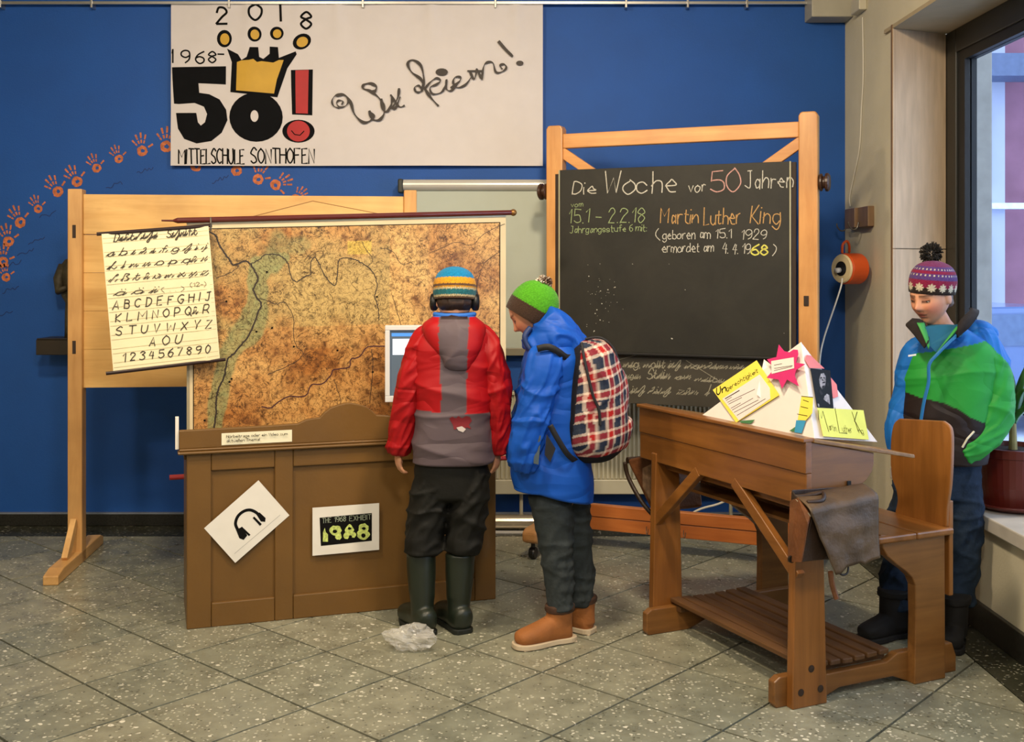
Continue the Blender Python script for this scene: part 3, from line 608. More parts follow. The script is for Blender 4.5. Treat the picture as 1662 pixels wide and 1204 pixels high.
MB().box((x0,0,-.004),(x1,.028,.006),Matrix.Translation((0,(topz(x0)+topz(x1))/2-.040,0))@Matrix.Rotation(math.atan2(topz(x1)-topz(x0),x1-x0),4,'Z')).build('top_strip',plain('silvery_edge_strip',(178,172,150),.35,metal=.5,var=.05),mp)
MB().box((x0,zbm,-.002),(x0+.012,topz(x0)-.03,.004)).build('side_strip',plain('grey_side_strip',(150,140,112),.5,var=.05),mp)
# printed relief
gx0 = MP.uv(314,600)[0]; gx1 = MP.uv(811,500)[0]; gz0 = zbm+.10; gzl = MP.uv(330,372)[1]; gzr = MP.uv(811,361)[1]
def Z5(pts): return [MP.uv(300+x/2.968,330+y/2.968) for x,y in pts]
valley = Z5([(150,1090),(165,950),(185,820),(215,740),(265,660),(320,590),(345,500),(350,430),(345,360),(370,300),(430,270),(480,260)]); vw = [.035,.04,.045,.05,.066,.07,.055,.048,.045,.05,.05,.03]
val2 = Z5([(400,280),(430,220),(450,170),(480,200),(560,200)]); NX,NY = 330,250
def dseg(p, pts, ws=None):
    best = 9
    for i in range(len(pts)-1):
        a,b = pts[i],pts[i+1]; dx,dy = b[0]-a[0],b[1]-a[1]; t = max(0,min(1,((p[0]-a[0])*dx+(p[1]-a[1])*dy)/(dx*dx+dy*dy)))
        d = math.hypot(p[0]-a[0]-dx*t,p[1]-a[1]-dy*t)
        if ws: d /= ws[i]+(ws[i+1]-ws[i])*t
        best = min(best,d)
    return best
cT,cB,cD,cG,cY,cGr = [Vector(lin(c)) for c in ((224,182,112),(180,118,56),(104,62,28),(138,148,98),(226,198,84),(168,154,98))]
mb = MB(); cols = []
for j in range(NY+1):
    for i in range(NX+1):
        u = i/NX; v = j/NY; x = gx0+(gx1-gx0)*u; top = gzl+(gzr-gzl)*u; y = gz0+(top-gz0)*v
        mb.v.append((x,y,.0012))
        n1 = noise.fractal(Vector((x*3.2,y*3.2,2)),1,2,4); n2 = noise.fractal(Vector((x*13,y*13,7)),1,2,5); n3 = noise.fractal(Vector((x*34,y*34,3)),.8,2,3)
        k = .46+.55*n1+.25*n2+(.28 if y < gz0+.35 else .28*max(0,1-(y-gz0-.35)/.25))*.6-(.22 if 0 < u-.3 < .45 and v > .45 else 0)
        c = cT.lerp(cB,max(0,min(1,k))); c = c.lerp(cD,max(0,min(.85,(abs(n2)*1.5*max(0,n1+.25)+max(0,n3-.1)*1.1))))
        if u < .62 and v > .55: c = c.lerp(cGr,max(0,min(.5,.4-n1)))
        nn = noise.noise(Vector((x*7,y*7,5)))*.35+n2*.25
        d = dseg((x,y),valley,vw)+nn
        g = max(0,min(1,(1.05-d)/.22)); d2 = dseg((x,y),val2)/.06+nn; g = max(g,.7*max(0,min(1,(1.0-d2)/.4))); c = c.lerp(cG*(1+.3*n3),g*.72)
        if .48 < u < .56 and .87 < v < .93: c = c.lerp(cY,.6)
        cols.append(c)
mb.f = [(j*(NX+1)+i,j*(NX+1)+i+1,(j+1)*(NX+1)+i+1,(j+1)*(NX+1)+i) for j in range(NY) for i in range(NX)]
m, nt, b = newmat('printed_relief'); a = nd(nt,'ShaderNodeVertexColor',layer_name='Col'); out = a.outputs[0]
for sc_,wd_,st_,dist in ((7,.010,.8,1.4),(17,.020,.75,1.0),(38,.035,.6,.7)):
    nz = nd(nt,'ShaderNodeTexNoise',Scale=sc_,Detail=3.0,Roughness=.6,Distortion=dist); nt.links.new(coords(nt),nz.inputs['Vector'])
    r = ramp(nt,nz.outputs[0],[(.5-wd_,(1,1,1)),(.5,(1-st_,1-st_*1.05,1-st_*1.1)),(.5+wd_,(1,1,1))])
    mx = nd(nt,'ShaderNodeMix',data_type='RGBA',blend_type='MULTIPLY'); mx.inputs[0].default_value = 1; nt.links.new(out,mx.inputs[6]); nt.links.new(r.outputs[0],mx.inputs[7]); out = mx.outputs[2]
vz = nd(nt,'ShaderNodeTexVoronoi',Scale=30.0); nt.links.new(coords(nt),vz.inputs['Vector']); r = ramp(nt,vz.outputs['Distance'],[(.05,(.25,.18,.12)),(.08,(1,1,1))])
mx = nd(nt,'ShaderNodeMix',data_type='RGBA',blend_type='MULTIPLY'); mx.inputs[0].default_value = .7; nt.links.new(out,mx.inputs[6]); nt.links.new(r.outputs[0],mx.inputs[7]); nt.links.new(mx.outputs[2],b.inputs['Base Color']); b.inputs['Roughness'].default_value = .38
o = mb.build('printed_map',m,mp); a = o.data.color_attributes.new('Col','FLOAT_COLOR','POINT'); buf = []
for c in cols: buf += [c[0],c[1],c[2],1]
a.data.foreach_set('color',buf)
def wob(pts, amp, seed, k=5):
    q = catmull(pts,k) if k > 1 else pts; r_ = random.Random(seed); return [(p[0]+r_.uniform(-amp,amp),p[1]+r_.uniform(-amp,amp)) for p in q]
mb = MB()
lines = [([(115,135),(150,155),(160,190),(185,230),(215,270),(235,298),(290,280),(318,295),(345,345),(350,375),(330,410),(345,450),(368,485),(355,520),(330,590),(290,660),(240,720),(205,755),(190,830),(160,900),(150,960),(150,1000),(140,1080)],.0078),
 ([(318,292),(350,275),(385,250),(430,245),(470,258),(500,300),(510,350),(535,378),(575,355),(605,340),(605,295),(625,258),(655,310),(690,370),(715,392),(728,388),(735,330),(745,270),(800,265),(840,280),(880,305),(915,350),(925,400),(915,450),(930,500),(935,560)],.0045),
 ([(345,455),(400,470),(440,485),(480,475),(510,520),(525,560),(525,640),(540,690),(570,720),(540,760),(480,790),(400,825)],.003),
 ([(235,298),(260,300),(225,330),(150,360)],.003),([(880,305),(905,270),(870,220),(850,180)],.0025),([(1540,100),(1450,140),(1380,200),(1300,190),(1180,240)],.0025),([(1520,230),(1450,280),(1420,340),(1400,420)],.003),
 ([(620,265),(590,250),(560,200),(520,180)],.002),([(1000,440),(1020,520),(1040,600),(1000,660)],.0025),([(720,850),(735,900),(750,950),(745,1000)],.0025),([(900,700),(905,800),(895,900),(890,960)],.003),([(940,215),(1000,230),(1040,290),(1100,280)],.0025)]
for pts,wd in lines: mb.ribbon(wob(Z5(pts),.0022,len(pts),6),wd,.0022)
mb.build('river_lines',plain('printed_dark_line',(44,32,26),.5,var=0),mp,kind='stuff')
mb = MB(); mb.ribbon(wob(Z5([(370,980),(410,985),(440,965),(495,930),(580,928),(610,872),(660,870),(700,830),(720,800),(790,790),(800,750),(840,740),(880,692),(955,688),(1040,690),(1100,720)]),.0015,5,4),.0055,.0024)
mb.build('border_line',plain('printed_violet_line',(64,26,40),.5,var=0),mp)
mb = MB(); fr = [(gx0,gz0),(gx0,gzl),(gx1,gzr),(gx1,gz0)]; mb.ribbon(fr[:2],.004,.002); mb.ribbon([fr[1],fr[2]],.004,.002); mb.ribbon([fr[2],fr[3]],.005,.002)
for x,y in ((395,330),(345,618),(225,845),(420,600),(525,690),(735,708),(905,812),(925,450),(1000,600),(95,1045),(215,860),(200,472)):
    p = Z5([(x,y)])[0]; mb.flat([(p[0]+.006*math.cos(k),p[1]+.005*math.sin(k)) for k in (0,1,2,3,4,5)],.0026)
mb.build('neat_line',M_ink,mp,kind='stuff')
c0 = MP.uv(400,354); c1 = MP.uv(640,352); hook = MP.uv(520,321)
tag(MB().tube([MP.mat()@Vector((*c0,.012)),MP.mat()@Vector((*hook,-.25)),MP.mat()@Vector((*c1,.012))],.0022,6).build('hanging_string',plain('brown_string',(150,110,66),.8,var=0)),'thin string holding the map rod to the top edge of the pine stand','string')
# ================================================================ handwriting chart
CP = Plane(MP.O+MP.N*.055,MP.U); ch = thing('handwriting_chart','cream ruled chart of old German handwriting letters, hanging left of the map','chart',mat=CP.mat())
a,b,c,d = CP.uv(165,380),CP.uv(338,367),CP.uv(357,584),CP.uv(184,604)
def bil(u,v): # u right, v down
    return tuple((a[k]*(1-u)+b[k]*u)*(1-v)+(d[k]*(1-u)+c[k]*u)*v for k in (0,1))
def csurf(x,y):
    t = (x-a[0])/(b[0]-a[0]); return .004+.012*math.exp(-((t)/.09)**2)+.010*math.exp(-((t-1)/.10)**2)-.002+.003*math.sin(y*9)
mb = MB(); nx,ny = 40,40
for j in range(ny+1):
    for i in range(nx+1): p = bil(i/nx,j/ny); mb.v.append((*p,csurf(*p)))
mb.f = [(j*(nx+1)+i,(j+1)*(nx+1)+i,(j+1)*(nx+1)+i+1,j*(nx+1)+i+1) for j in range(ny) for i in range(nx)]
M_chart = plain('yellowed_chart_paper',(232,222,180),.65,var=.05,vs=6); mb.build('paper',M_chart,ch,smooth=True)
mb = MB()
for k in range(1,30):
    v = k/30
    if k%3 == 0: continue
    mb.ribbon([bil(u/12*.98+.01,v) for u in range(13)],.0022,.0012,surf=csurf)
mb.build('ruled_lines',plain('pale_ruling',(196,184,140),.7,var=0),ch,kind='stuff')
M_crod = plain('black_red_rod',(34,12,12),.4,var=.1); p0,p1 = CP.uv(157,380),CP.uv(344,366); MB().tube([(*p0,.004),(*p1,.004)],.008,10).build('top_rod',M_crod,ch)
p0,p1 = CP.uv(172,606),CP.uv(366,583); MB().tube([(*p0,.005),(*p1,.005)],.008,10).build('bottom_rod',M_crod,ch)
mb = MB()
def Z4(x,y): return (60+x/4.014,340+y/4.014)
for t,x0_,y0_,x1_,y1_,h,sl in (('Deutsche',500,208,780,185,48,.35),('Schrift',845,185,1040,165,48,.35),
 ('a b c d e f g h i j',460,305,1100,258,36,.45),('k l m n o p qu r',465,390,1100,335,38,.45),('s ß t u v w x y z',475,470,1110,425,38,.45),('ä ö ü',510,560,775,540,34,.45),
 ('A B C D E F G H I J',495,650,1125,590,52,.2),('K L M N O P Qu R',510,735,1115,672,52,.2),('S T U V W X Y Z',512,820,1135,770,52,.2),('Ä Ö Ü'.replace('Ä','A').replace('Ö','O').replace('Ü','U'),730,890,940,872,58,.2),
 ('1 2 3 4 5 6 7 8 9 0',560,990,1125,930,48,.15)):
    write(mb,CP,t,Z4(x0_,y0_),Z4(x1_,y1_),h/4.014*(1.25 if t[0].islower() else 1.05),.0032 if t[0].islower() else .0042,.003,sl,.35,csurf,old=True)
write(mb,CP,'(12=)'.replace('=','-'),Z4(1000,505),Z4(1100,498),7,.0018,.003,0,.3,csurf); write(mb,CP,'( . . )',Z4(815,535),Z4(955,528),7,.0018,.003,0,.3,csurf)
mb.build('lettering',plain('brown_black_ink',(46,36,24),.6,var=0),ch,kind='stuff')
hk = CP.uv(342,364); MB().tube([(hk[0],hk[1]+.03,.0),(hk[0],hk[1]+.005,.012),(hk[0],hk[1]-.03,.004)],.004,8).build('clip',M_steel,ch)
# ================================================================ brown wooden counter
KP = Plane((-1.374,4.562,0),(.949,.3155,0)); kc = thing('wooden_counter','brown painted wooden counter with curved back board, in front of the map','counter',mat=KP.mat())
M_ctr = plain('brown_painted_wood',(106,74,27),.5,var=.10,vs=5,bump=.05,coat=.15,stretch=(1,1,3))
Wc = 1.356; D = .42; zl = KP.uv(303,737)[1]; T = .022
def ku(px,py=880): return KP.uv(px,py)[0]
pz = [KP.uv(341,978)[1]-.0, KP.uv(341,766)[1]]
uA,uB = ku(343),ku(446); uC = ku(476); uD = Wc-.10
zb_ = KP.uv(476,966)[1]; zt_ = KP.uv(476,757)[1]; zb2 = KP.uv(341,979)[1]; zt2 = KP.uv(341,764)[1]
# front: recessed panels inside stiles and rails
MB().box((0,0,-T-.014),(Wc,zl,-T+.006)).build('front_board',M_ctr,kc)
fr = [((0,0),(uA,zl)),((uB,0),(uC,zl)),((uD,0),(Wc,zl)),((uA,0),(uB,zb2)),((uA,zt2),(uB,zl)),((uC,0),(uD,zb_)),((uC,zt_),(uD,zl))]
for (xa,ya),(xb,yb_) in fr:
    nm = 'stile' if (yb_-ya) > .5 else 'rail'
    MB().box((xa+.0006,ya,-T+.004),(xb-.0006,yb_,0)).build(nm,M_ctr,kc,bevel=.004)
# end cheeks, worktop, ledge, back board
MB().box((0,0,-D),(.022,zl,-T-.014)).build('side_panel',M_ctr,kc,bevel=.002); MB().box((Wc-.022,0,-D),(Wc,zl,-T-.014)).build('side_panel',M_ctr,kc,bevel=.002)
MB().box((-.01,zl-.03,-D-.01),(Wc+.01,zl+.0,-T-.014)).build('worktop',M_ctr,kc,bevel=.003)
yl = KP.uv(303,728)[1]
MB().box((-.036,zl,-.05),(Wc+.036,zl+.012,.024)).box((-.03,zl+.012,-.05),(Wc+.03,yl,.014)).build('ledge_moulding',M_ctr,kc,bevel=.005)
half = [KP.uv(*p) for p in ((294,699),(434,691),(483,687.5),(491,684),(497,681),(508,679),(519,677.5),(527,669),(536,662),(550,657),(560,654.5))]
mid = Wc/2; half = [(min(p[0],mid-.002),p[1]) for p in half]; half[0] = (-.03,half[0][1]); out_ = half+[(mid,half[-1][1]+.001)]+[(Wc-p[0],p[1]) for p in half[::-1]]
MB().prism(out_+[(Wc+.03,yl),(-.03,yl)],-.028,.006).build('back_board',M_ctr,kc,bevel=.003)
# paper slips at the counter's left corner
tag(MB().box((-.045,zl+.02,-.036),(-.031,zl+.155,-.008),KP.mat()).build('stacked_paper',M_white,bevel=.001),'narrow edge of white papers wedged at left end of the counter','paper')
def sheet(name, pl, pts, m, label, cat, off, th=.0012):
    t = thing(name,label,cat,mat=pl.mat()@Matrix.Translation((0,0,off)))
    MB().prism(pxpoly(pl,pts),0,th).build('paper',m,t); return t
def KPx(pts): return [(260+x/2.866,640+y/2.866) for x,y in pts]
# headphone sign
t = sheet('headphone_sign',KP,KPx([(204,622),(457,399),(601,562),(349,783)]),M_white,'white sheet with black headphone symbol, taped slanting on the counter','sign',.0008)
mb = MB(); arc = KPx([(362,632),(350,600),(362,565),(390,542),(420,537),(448,550),(462,566)]); mb.ribbon(catmull([KP.uv(*p) for p in arc],5),.0125,.002)
for pts in ([(352,628),(378,617),(405,655),(388,676),(368,668)],[(446,556),(462,548),(490,574),(488,592),(468,590)]): mb.flat(pxpoly(KP,KPx(pts)),.0022)
for pts in ([(372,620),(380,614),(420,652),(412,658)],[(430,574),(437,567),(472,602),(464,611)]): mb.flat(pxpoly(KP,KPx(pts)),.0024)
mb.build('headphone_symbol',M_ink,t,kind='stuff'); mb = MB(); mb.ribbon([KP.uv(*p) for p in KPx([(345,740),(558,560)])],.0012,.002); mb.build('fine_line',plain('grey_print',(150,150,150),.7,var=0),t)
# exhibit sheet
t = sheet('exhibit_sheet',KP,KPx([(708,527),(1018,505),(1018,722),(708,750)]),M_white,'white sheet with black picture reading THE 1968 EXHIBIT, taped on the counter','sign',.0008)
MB().flat(pxpoly(KP,KPx([(741,573),(984,551),(984,680),(747,704)])),.0018).build('black_picture',M_ink,t)
mb = MB(); write(mb,KP,'THE',(KPx([(755,598)])[0]),(KPx([(795,594)])[0]),8,.0022,.0026,0,.1); write(mb,KP,'1968',(KPx([(810,592)])[0]),(KPx([(863,588)])[0]),8,.0026,.0026,0,.1); write(mb,KP,'EXHIBIT',(KPx([(880,588)])[0]),(KPx([(980,580)])[0]),8,.0022,.0026,0,.1)
mb.build('title',plain('pale_green_print',(150,160,140),.6,var=0),t,kind='stuff')
M_lime = plain('lime_print',(190,206,110),.6,var=.35,vs=90); mb = MB()
mb.flat(pxpoly(KP,KPx([(757,640),(765,620),(770,640),(780,650),(780,684),(756,684)])),.0026)
def blob(cx,cy,rx,ry,seed):
    r_ = random.Random(seed); return KPx([(cx+(rx*r_.uniform(.86,1.12))*math.cos(i*math.pi/8),cy+(ry*r_.uniform(.86,1.12))*math.sin(i*math.pi/8)) for i in range(16)])
for k_,(cx,cy,rx,ry) in enumerate(((815,632,27,24),(828,658,16,18),(880,630,20,26),(866,656,14,16),(896,652,16,14),(944,620,24,22),(944,650,30,24))): mb.flat(pxpoly(KP,blob(cx,cy,rx,ry,k_)),.0026+.0001*k_)
mb.build('bottle_and_faces_digits',M_lime,t,kind='stuff')
mb = MB()
for k_,(cx,cy,rx,ry) in enumerate(((812,636,11,8),(880,622,8,6),(946,622,9,7),(944,655,11,10),(884,660,8,6))): mb.flat(pxpoly(KP,blob(cx,cy,rx,ry,k_+9)),.004)
mb.build('digit_holes',M_ink,t,kind='stuff')
t = sheet('text_label',KP,KPx([(285,180),(612,163),(612,218),(285,235)]),plain('cream_label',(232,226,196),.7,var=.02),'long cream label strip with two printed lines, on the counter back board','label',.0072)
mb = MB(); write(mb,KP,'Hörbeiträge oder ein Video zum'.replace('ä','a'),KPx([(307,200)])[0],KPx([(590,186)])[0],4.6,.0017,.009,0,.05); write(mb,KP,'aktuellen Thema!',KPx([(307,220)])[0],KPx([(462,212)])[0],4.6,.0017,.009,0,.05)
mb.build('lettering',M_ink,t,kind='stuff')
# ---- monitor and keyboard on the counter's worktop
mo = thing('computer_monitor','white framed computer monitor on the counter, half hidden by boy in red','monitor',mat=KP.mat()@Matrix.Translation((.80,zl,-.20)))
pM = Plane(KP.mat()@Vector((.80,zl,-.20)),(1,.10,0)); u0,v1 = pM.uv(625,528); _,v0 = pM.uv(625,652)
k = KP.mat().inverted()@pM.mat(); k = Matrix.Translation((-.80,-zl,.20))@k
M_beige = plain('off_white_plastic',(214,214,214),.4,var=.02)
Wm = .46; MB().box((u0,v0,-.03),(u0+Wm,v0+.028,.02),k).box((u0,v1-.022,-.03),(u0+Wm,v1,.02),k).box((u0,v0+.028,-.03),(u0+.022,v1-.022,.02),k).box((u0+Wm-.022,v0+.028,-.03),(u0+Wm,v1-.022,.02),k).build('bezel',M_beige,mo,bevel=.003)
MB().box((u0+.02,v0+.02,-.06),(u0+Wm-.02,v1-.02,-.028),k).build('back_shell',M_beige,mo,bevel=.01)
MB().box((u0+.02,v0+.026,-.02),(u0+Wm-.02,v1-.02,.008),k).build('screen',plain('screen_grey',(84,98,112),.2,var=0,emit=.35),mo)
MB().flat([(u0+.03,v1-.05),(u0+.2,v1-.05),(u0+.2,v1-.035),(u0+.03,v1-.035)],.0088,k).build('toolbar',plain('screen_blue',(70,130,210),.3,var=0,emit=.8),mo)
MB().flat([(u0+.035,v1-.135),(u0+.25,v1-.135),(u0+.25,v1-.062),(u0+.035,v1-.062)],.0088,k).build('window_image',plain('screen_white',(220,232,250),.3,var=0,emit=.9),mo)
MB().box((u0+.18,.012,-.045),(u0+.28,v0+.1,-.03),k).box((u0+.11,0,-.12),(u0+.35,.014,.05),k).build('stand',M_beige,mo,bevel=.004)
kb = thing('keyboard','white keyboard on the counter top beside the boy in red','keyboard',mat=KP.mat()@Matrix.Translation((.83,zl,-.15)))
MB().box((-.2,0,-.01),(.2,.02,.10)).build('keyboard_body',M_white,kb,bevel=.003); mb = MB()
for i in range(14):
    for j in range(5): mb.box((-.192+i*.0275,.02,.0+j*.019),(-.192+i*.0275+.023,.026,.0+j*.019+.016))
mb.build('keys',plain('grey_keys',(190,190,186),.5,var=0),kb,kind='stuff')
# ================================================================ blackboard on its beech frame
BP = Plane((.227,6.0,0),(1.247,-.53,0)); bs = thing('blackboard_stand','tall beech frame with rotating blackboard full of chalk writing','blackboard',mat=BP.mat())
W_be = wood('orange_beech_upright',(230,170,100),(206,140,72),'y',1.0,rough=.35,coat=.3); W_bex = wood('orange_beech_rail',(236,172,98),(206,138,68),'x',1.0,rough=.35,coat=.3); W_bez = wood('beech_foot',(214,160,100),(188,132,76),'z',1,rough=.4)
Wb = 1.355; HT = 2.297
for x in (0,Wb):
    pr = [(x-.047,.06),(x+.047,.06),(x+.047,HT-.02),(x+.038,HT-.004),(x+.028,HT),(x-.028,HT),(x-.038,HT-.004),(x-.047,HT-.02)]
    MB().prism(pr,-.035,.035).build('upright',W_be,bs,bevel=.006)
    sgn = 1 if x else -1
    f = MB().prism([(.36,.085),(.40,.10),(.40,.15),(.36,.165),(-.32,.165),(-.36,.13),(-.34,.085)],x-.04,x+.04,Matrix(((0,0,1,0),(0,1,0,0),(1,0,0,0),(0,0,0,1)))); f.build('foot',W_bez,bs,bevel=.012)
    for z in (.34,-.30):
        c_ = MB().tube([(x,.09,z),(x,.055,z)],.012,8); c_.lathe([(0.004,-.016),(.028,-.016),(.032,-.008),(.032,.008),(.028,.016),(.004,.016)],16,Matrix.Translation((x,.032,z))@Matrix.Rotation(R(90),4,'Y')); c_.build('caster',M_black,bs)
    MB().lathe([(.0,0),(.036,0),(.044,.006),(.044,.014),(.03,.02),(.03,.026),(.046,.032),(.046,.044),(.036,.052),(0,.052)],20,Matrix.Translation((x+sgn*.05,BP.uv(1332 if x else 884,296 if x else 311)[1],0))@Matrix.Rotation(R(90*sgn),4,'Y')).build('tightening_knob',plain('brown_knob',(62,38,24),.4,var=.1),bs,smooth=False)
z0 = BP.uv(1150,229)[1]; z1 = BP.uv(1150,207)[1]
MB().box((.047,z0-.004,-.025),(Wb-.047,z1+.004,.022)).build('top_rail',W_bex,bs,bevel=.004)
MB().bar((.03,z0-.02,-.0),(.36,z0-.245,-.0),.055,.03,(0,0,1)).build('brace',W_bex,bs,bevel=.003); MB().bar((Wb-.03,z0-.02,0),(Wb-.36,z0-.245,0),.055,.03,(0,0,1)).build('brace',W_bex,bs,bevel=.003)
zb0 = BP.uv(1000,858)[1]; zb1 = BP.uv(1000,822)[1]; W_or = wood('orange_beam',(214,130,64),(184,100,44),'x',1,rough=.35,coat=.3)
MB().box((.047,(zb0+zb1)/2+.001,-.02),(Wb-.047,zb1+.005,.024)).build('bottom_beam',W_or,bs,bevel=.004); MB().box((.047,zb0-.012,-.02),(Wb-.047,(zb0+zb1)/2-.001,.018)).build('bottom_beam',W_or,bs,bevel=.004)
for px in (1052,1112): # small wire hooks screwed in the bottom beam
    u = BP.uv(px,850)[0]; MB().tube(catmull([(u,zb0+.035,.03),(u,zb0+.01,.036),(u+.008,zb0-.002,.05),(u+.016,zb0+.012,.06),(u+.018,zb0+.03,.06)],4),.002,6).build('wire_hook',M_steel,bs)
m, nt, b = newmat('slate'); co = coords(nt,(1,1,1)); n1 = nd(nt,'ShaderNodeTexNoise',Scale=3.5,Detail=6.0,Roughness=.7,Distortion=.5); nt.links.new(co,n1.inputs['Vector'])
r = ramp(nt,n1.outputs[0],[(.3,lin((30,30,25))),(.7,lin((48,46,39)))]); nt.links.new(r.outputs[0],b.inputs['Base Color']); b.inputs['Roughness'].default_value = .5; b.inputs['Specular IOR Level'].default_value = .35; M_slate = m
zz0 = 1.068; zz1 = 2.05; xa = BP.uv(914,400)[0]; xb = BP.uv(1284,400)[0]
bd1 = MB().box((xa,zz0,.030),(xb,zz1,.050)).build('board',M_slate,bs,bevel=.002)
M_edge = plain('pale_edge_strip',(170,164,130),.4,var=.05)
MB().box((xa-.007,zz0,.028),(xa,zz1,.053)).build('edge_strip',M_edge,bd1); MB().box((xb,zz0,.028),(xb+.007,zz1,.053)).build('edge_strip',M_edge,bd1)
MB().box((xa-.007,zz0-.012,.02),(xb+.03,zz0,.06)).build('lower_edge',M_black,bd1,bevel=.002)
MB().box((xb+.007,zz0,.02),(xb+.03,zz1-.004,.042)).build('side_rail',M_slot,bs); MB().box((xa-.03,zz0,.02),(xa-.007,zz1-.02,.042)).build('side_rail',M_slot,bs)
lb = MB().box((xa+.02,.795,.0),(xb-.02,1.4,.014)).build('lower_board',plain('worn_slate',(58,53,42),.6,var=.15,vs=6),bs,bevel=.002)
fr_ = BP.uv(1304,483); MB().box((Wb-.02,fr_[1]-.04,.034),(Wb+.004,fr_[1]+.01,.042)).build('latch',M_slot,bs,bevel=.002)
BF = Plane(BP.O+BP.N*.0505,BP.U); LF = Plane(BP.O+BP.N*.0145,BP.U)
chalk = {k:plain('chalk_'+k,c,.95,var=.25,vs=120) for k,c in (('white',(196,192,178)),('pink',(196,150,140)),('green',(150,166,118)),('orange',(186,146,92)),('yellow',(214,208,96)),('dim',(150,145,124)))}
def Z7(x,y): return (880+x/2.866,240+y/2.866)
def cw(name, key, items, pl, conv, par, off, wd=.0042, jit=.35):
    for t,x0_,y0_,x1_,y1_,h,*r_ in items:
        mb = MB(); write(mb,pl,t,conv(x0_,y0_),conv(x1_,y1_),h/ (2.866 if conv is Z7 else 3.344),(r_[0] if r_ else wd),off,(r_[1] if len(r_) > 1 else .08),jit,None,pl is LF)
        mb.build('chalk_word',chalk[key],par,kind='stuff')
for nm,k,it in (('chalk_heading','white',[('Die',140,214,248,211,56,.0055),('Woche',290,215,622,207,100,.0062),('vor',682,207,758,204,56,.005),('Jahren',945,190,1165,183,78,.005),('(',530,425,545,422,44),('geboren am',560,425,780,420,44,.004),('15.1',805,420,880,418,42,.004),('1929',925,425,1042,424,44,.004),('ermordet am',558,485,798,482,44,.004),('4. 4. 19',838,488,965,494,46,.004),(')',1072,498,1085,498,50)]),
  ('chalk_number','pink',[('50',787,208,918,198,104,.006)]),('chalk_date','green',[('vom',135,276,190,273,26,.003),('15.1 - 2.2.18',122,350,475,346,66,.0046),('Jahrgangsstufe 6 mit:',130,396,485,386,32,.0034)]),
  ('chalk_name','orange',[('Martin',548,352,725,350,72,.0055),('Luther',752,356,920,352,74,.0055),('King',970,350,1105,352,84,.0055)]),('chalk_year','yellow',[('68',972,500,1048,498,48,.0075)])):
    cw(nm,k,it,BF,Z7,bd1,.0515)
mb = MB(); r_ = random.Random(5)
for i in range(46):
    x,y = r_.gauss(270,45),r_.gauss(700,90)
    if y > 950: continue
    u,v = BF.uv(*Z7(x,y)); s = r_.choice((.0014,.002,.0035)); mb.flat([(u-s,v),(u,v-s),(u+s*1.3,v),(u,v+s)],.0515)
for x,y,s in ((603,887,.006),(665,660,.003),(420,540,.003),(1125,862,.002),(590,540,.002)):
    u,v = BF.uv(*Z7(x,y)); mb.flat([(u-s,v+s*.5),(u,v-s*.6),(u+s*1.1,v-s*.3),(u+s*.4,v+s*.6)],.0515)
mb.build('chalk_specks',chalk['white'],bd1,kind='stuff')
def Z8(x,y): return (1000+x/3.344,540+y/3.344)
cw('old_chalk_verse','dim',[('weg, wollt',40,188,262,190,42,.0045,.35),('ich',285,190,345,190,42,.0045,.35),('wandern',375,193,600,196,34,.0045,.35),('nur',620,196,690,196,32,.004,.35),('gegen',40,248,130,250,34,.0045,.35),('Stein',170,250,290,250,54,.005,.35),('am',325,250,400,250,34,.0045,.35),('weiten',430,262,600,275,34,.004,.35),('ich',80,328,150,328,42,.0045,.35),('dich',178,330,290,332,42,.0045,.35),('zum',335,335,440,335,38,.0045,.35),('l',490,340,505,342,60,.005,.35)],LF,Z8,lb,.0155,jit=.6)
mb = MB(); mb.ribbon([LF.uv(*Z8(380,150)),LF.uv(*Z8(560,262))],.003,.0156); mb.ribbon([LF.uv(*Z8(0,90+60)),LF.uv(*Z8(110,120))],.002,.0156); mb.build('chalk_stroke',chalk['dim'],lb,kind='stuff')
# ================================================================ old school desk with attached bench
DP = Matrix.Translation((.98,3.74,0))@Matrix(((.907,-.42,0,0),(.42,.907,0,0),(0,0,1,0),(0,0,0,1)))
DPi = DP.inverted()
def dk(px,py,t=0.0):
    """local (s,z) of a photo point on the desk's upright plane t"""
    d = DPi.to_3x3()@ray(px,py); c = DPi@Vector((0,0,EYE)); k = (t-c.y)/d.y; q = c+d*k; return (q.x,q.z)
def tt(px,py,s=0.0):
    d = DPi.to_3x3()@ray(px,py); c = DPi@Vector((0,0,EYE)); k = (s-c.x)/d.x; q = c+d*k; return (q.y,q.z)
sd = thing('school_desk','old wooden school desk with attached bench and slatted footrest','school desk',mat=DP)
W_d = wood('oiled_pine_long',(154,100,46),(116,72,28),'y',.9,rough=.32,coat=.35); W_dz = wood('oiled_pine_upright',(158,102,46),(120,74,28),'z',.9,rough=.35,coat=.3); W_dx = wood('oiled_pine_board',(144,98,48),(110,70,30),'x',.9,rough=.4,coat=.2)
W_sl = wood('worn_slat_wood',(104,72,40),(76,48,24),'y',1,rough=.55,coat=0); W_lid = wood('worn_lid_wood',(150,112,60),(118,82,40),'y',.8,rough=.4,coat=.1)
XZ = Matrix(((1,0,0,0),(0,0,-1,0),(0,1,0,0),(0,0,0,1)))   # prism xy -> s,z ; extrude -> -t
def szprism(poly, t0, t1): mb = MB(); return mb.prism(poly,-t1,-t0,XZ)
L = 1.0; TL = .93
# main uprights (tapered boards)
for t0 in (0,TL-.035):
    szprism([(-.035,.0),(.115,.0),(.095,.74),(-.02,.74)],t0,t0+.035).build('leg',W_dz,sd,bevel=.004)
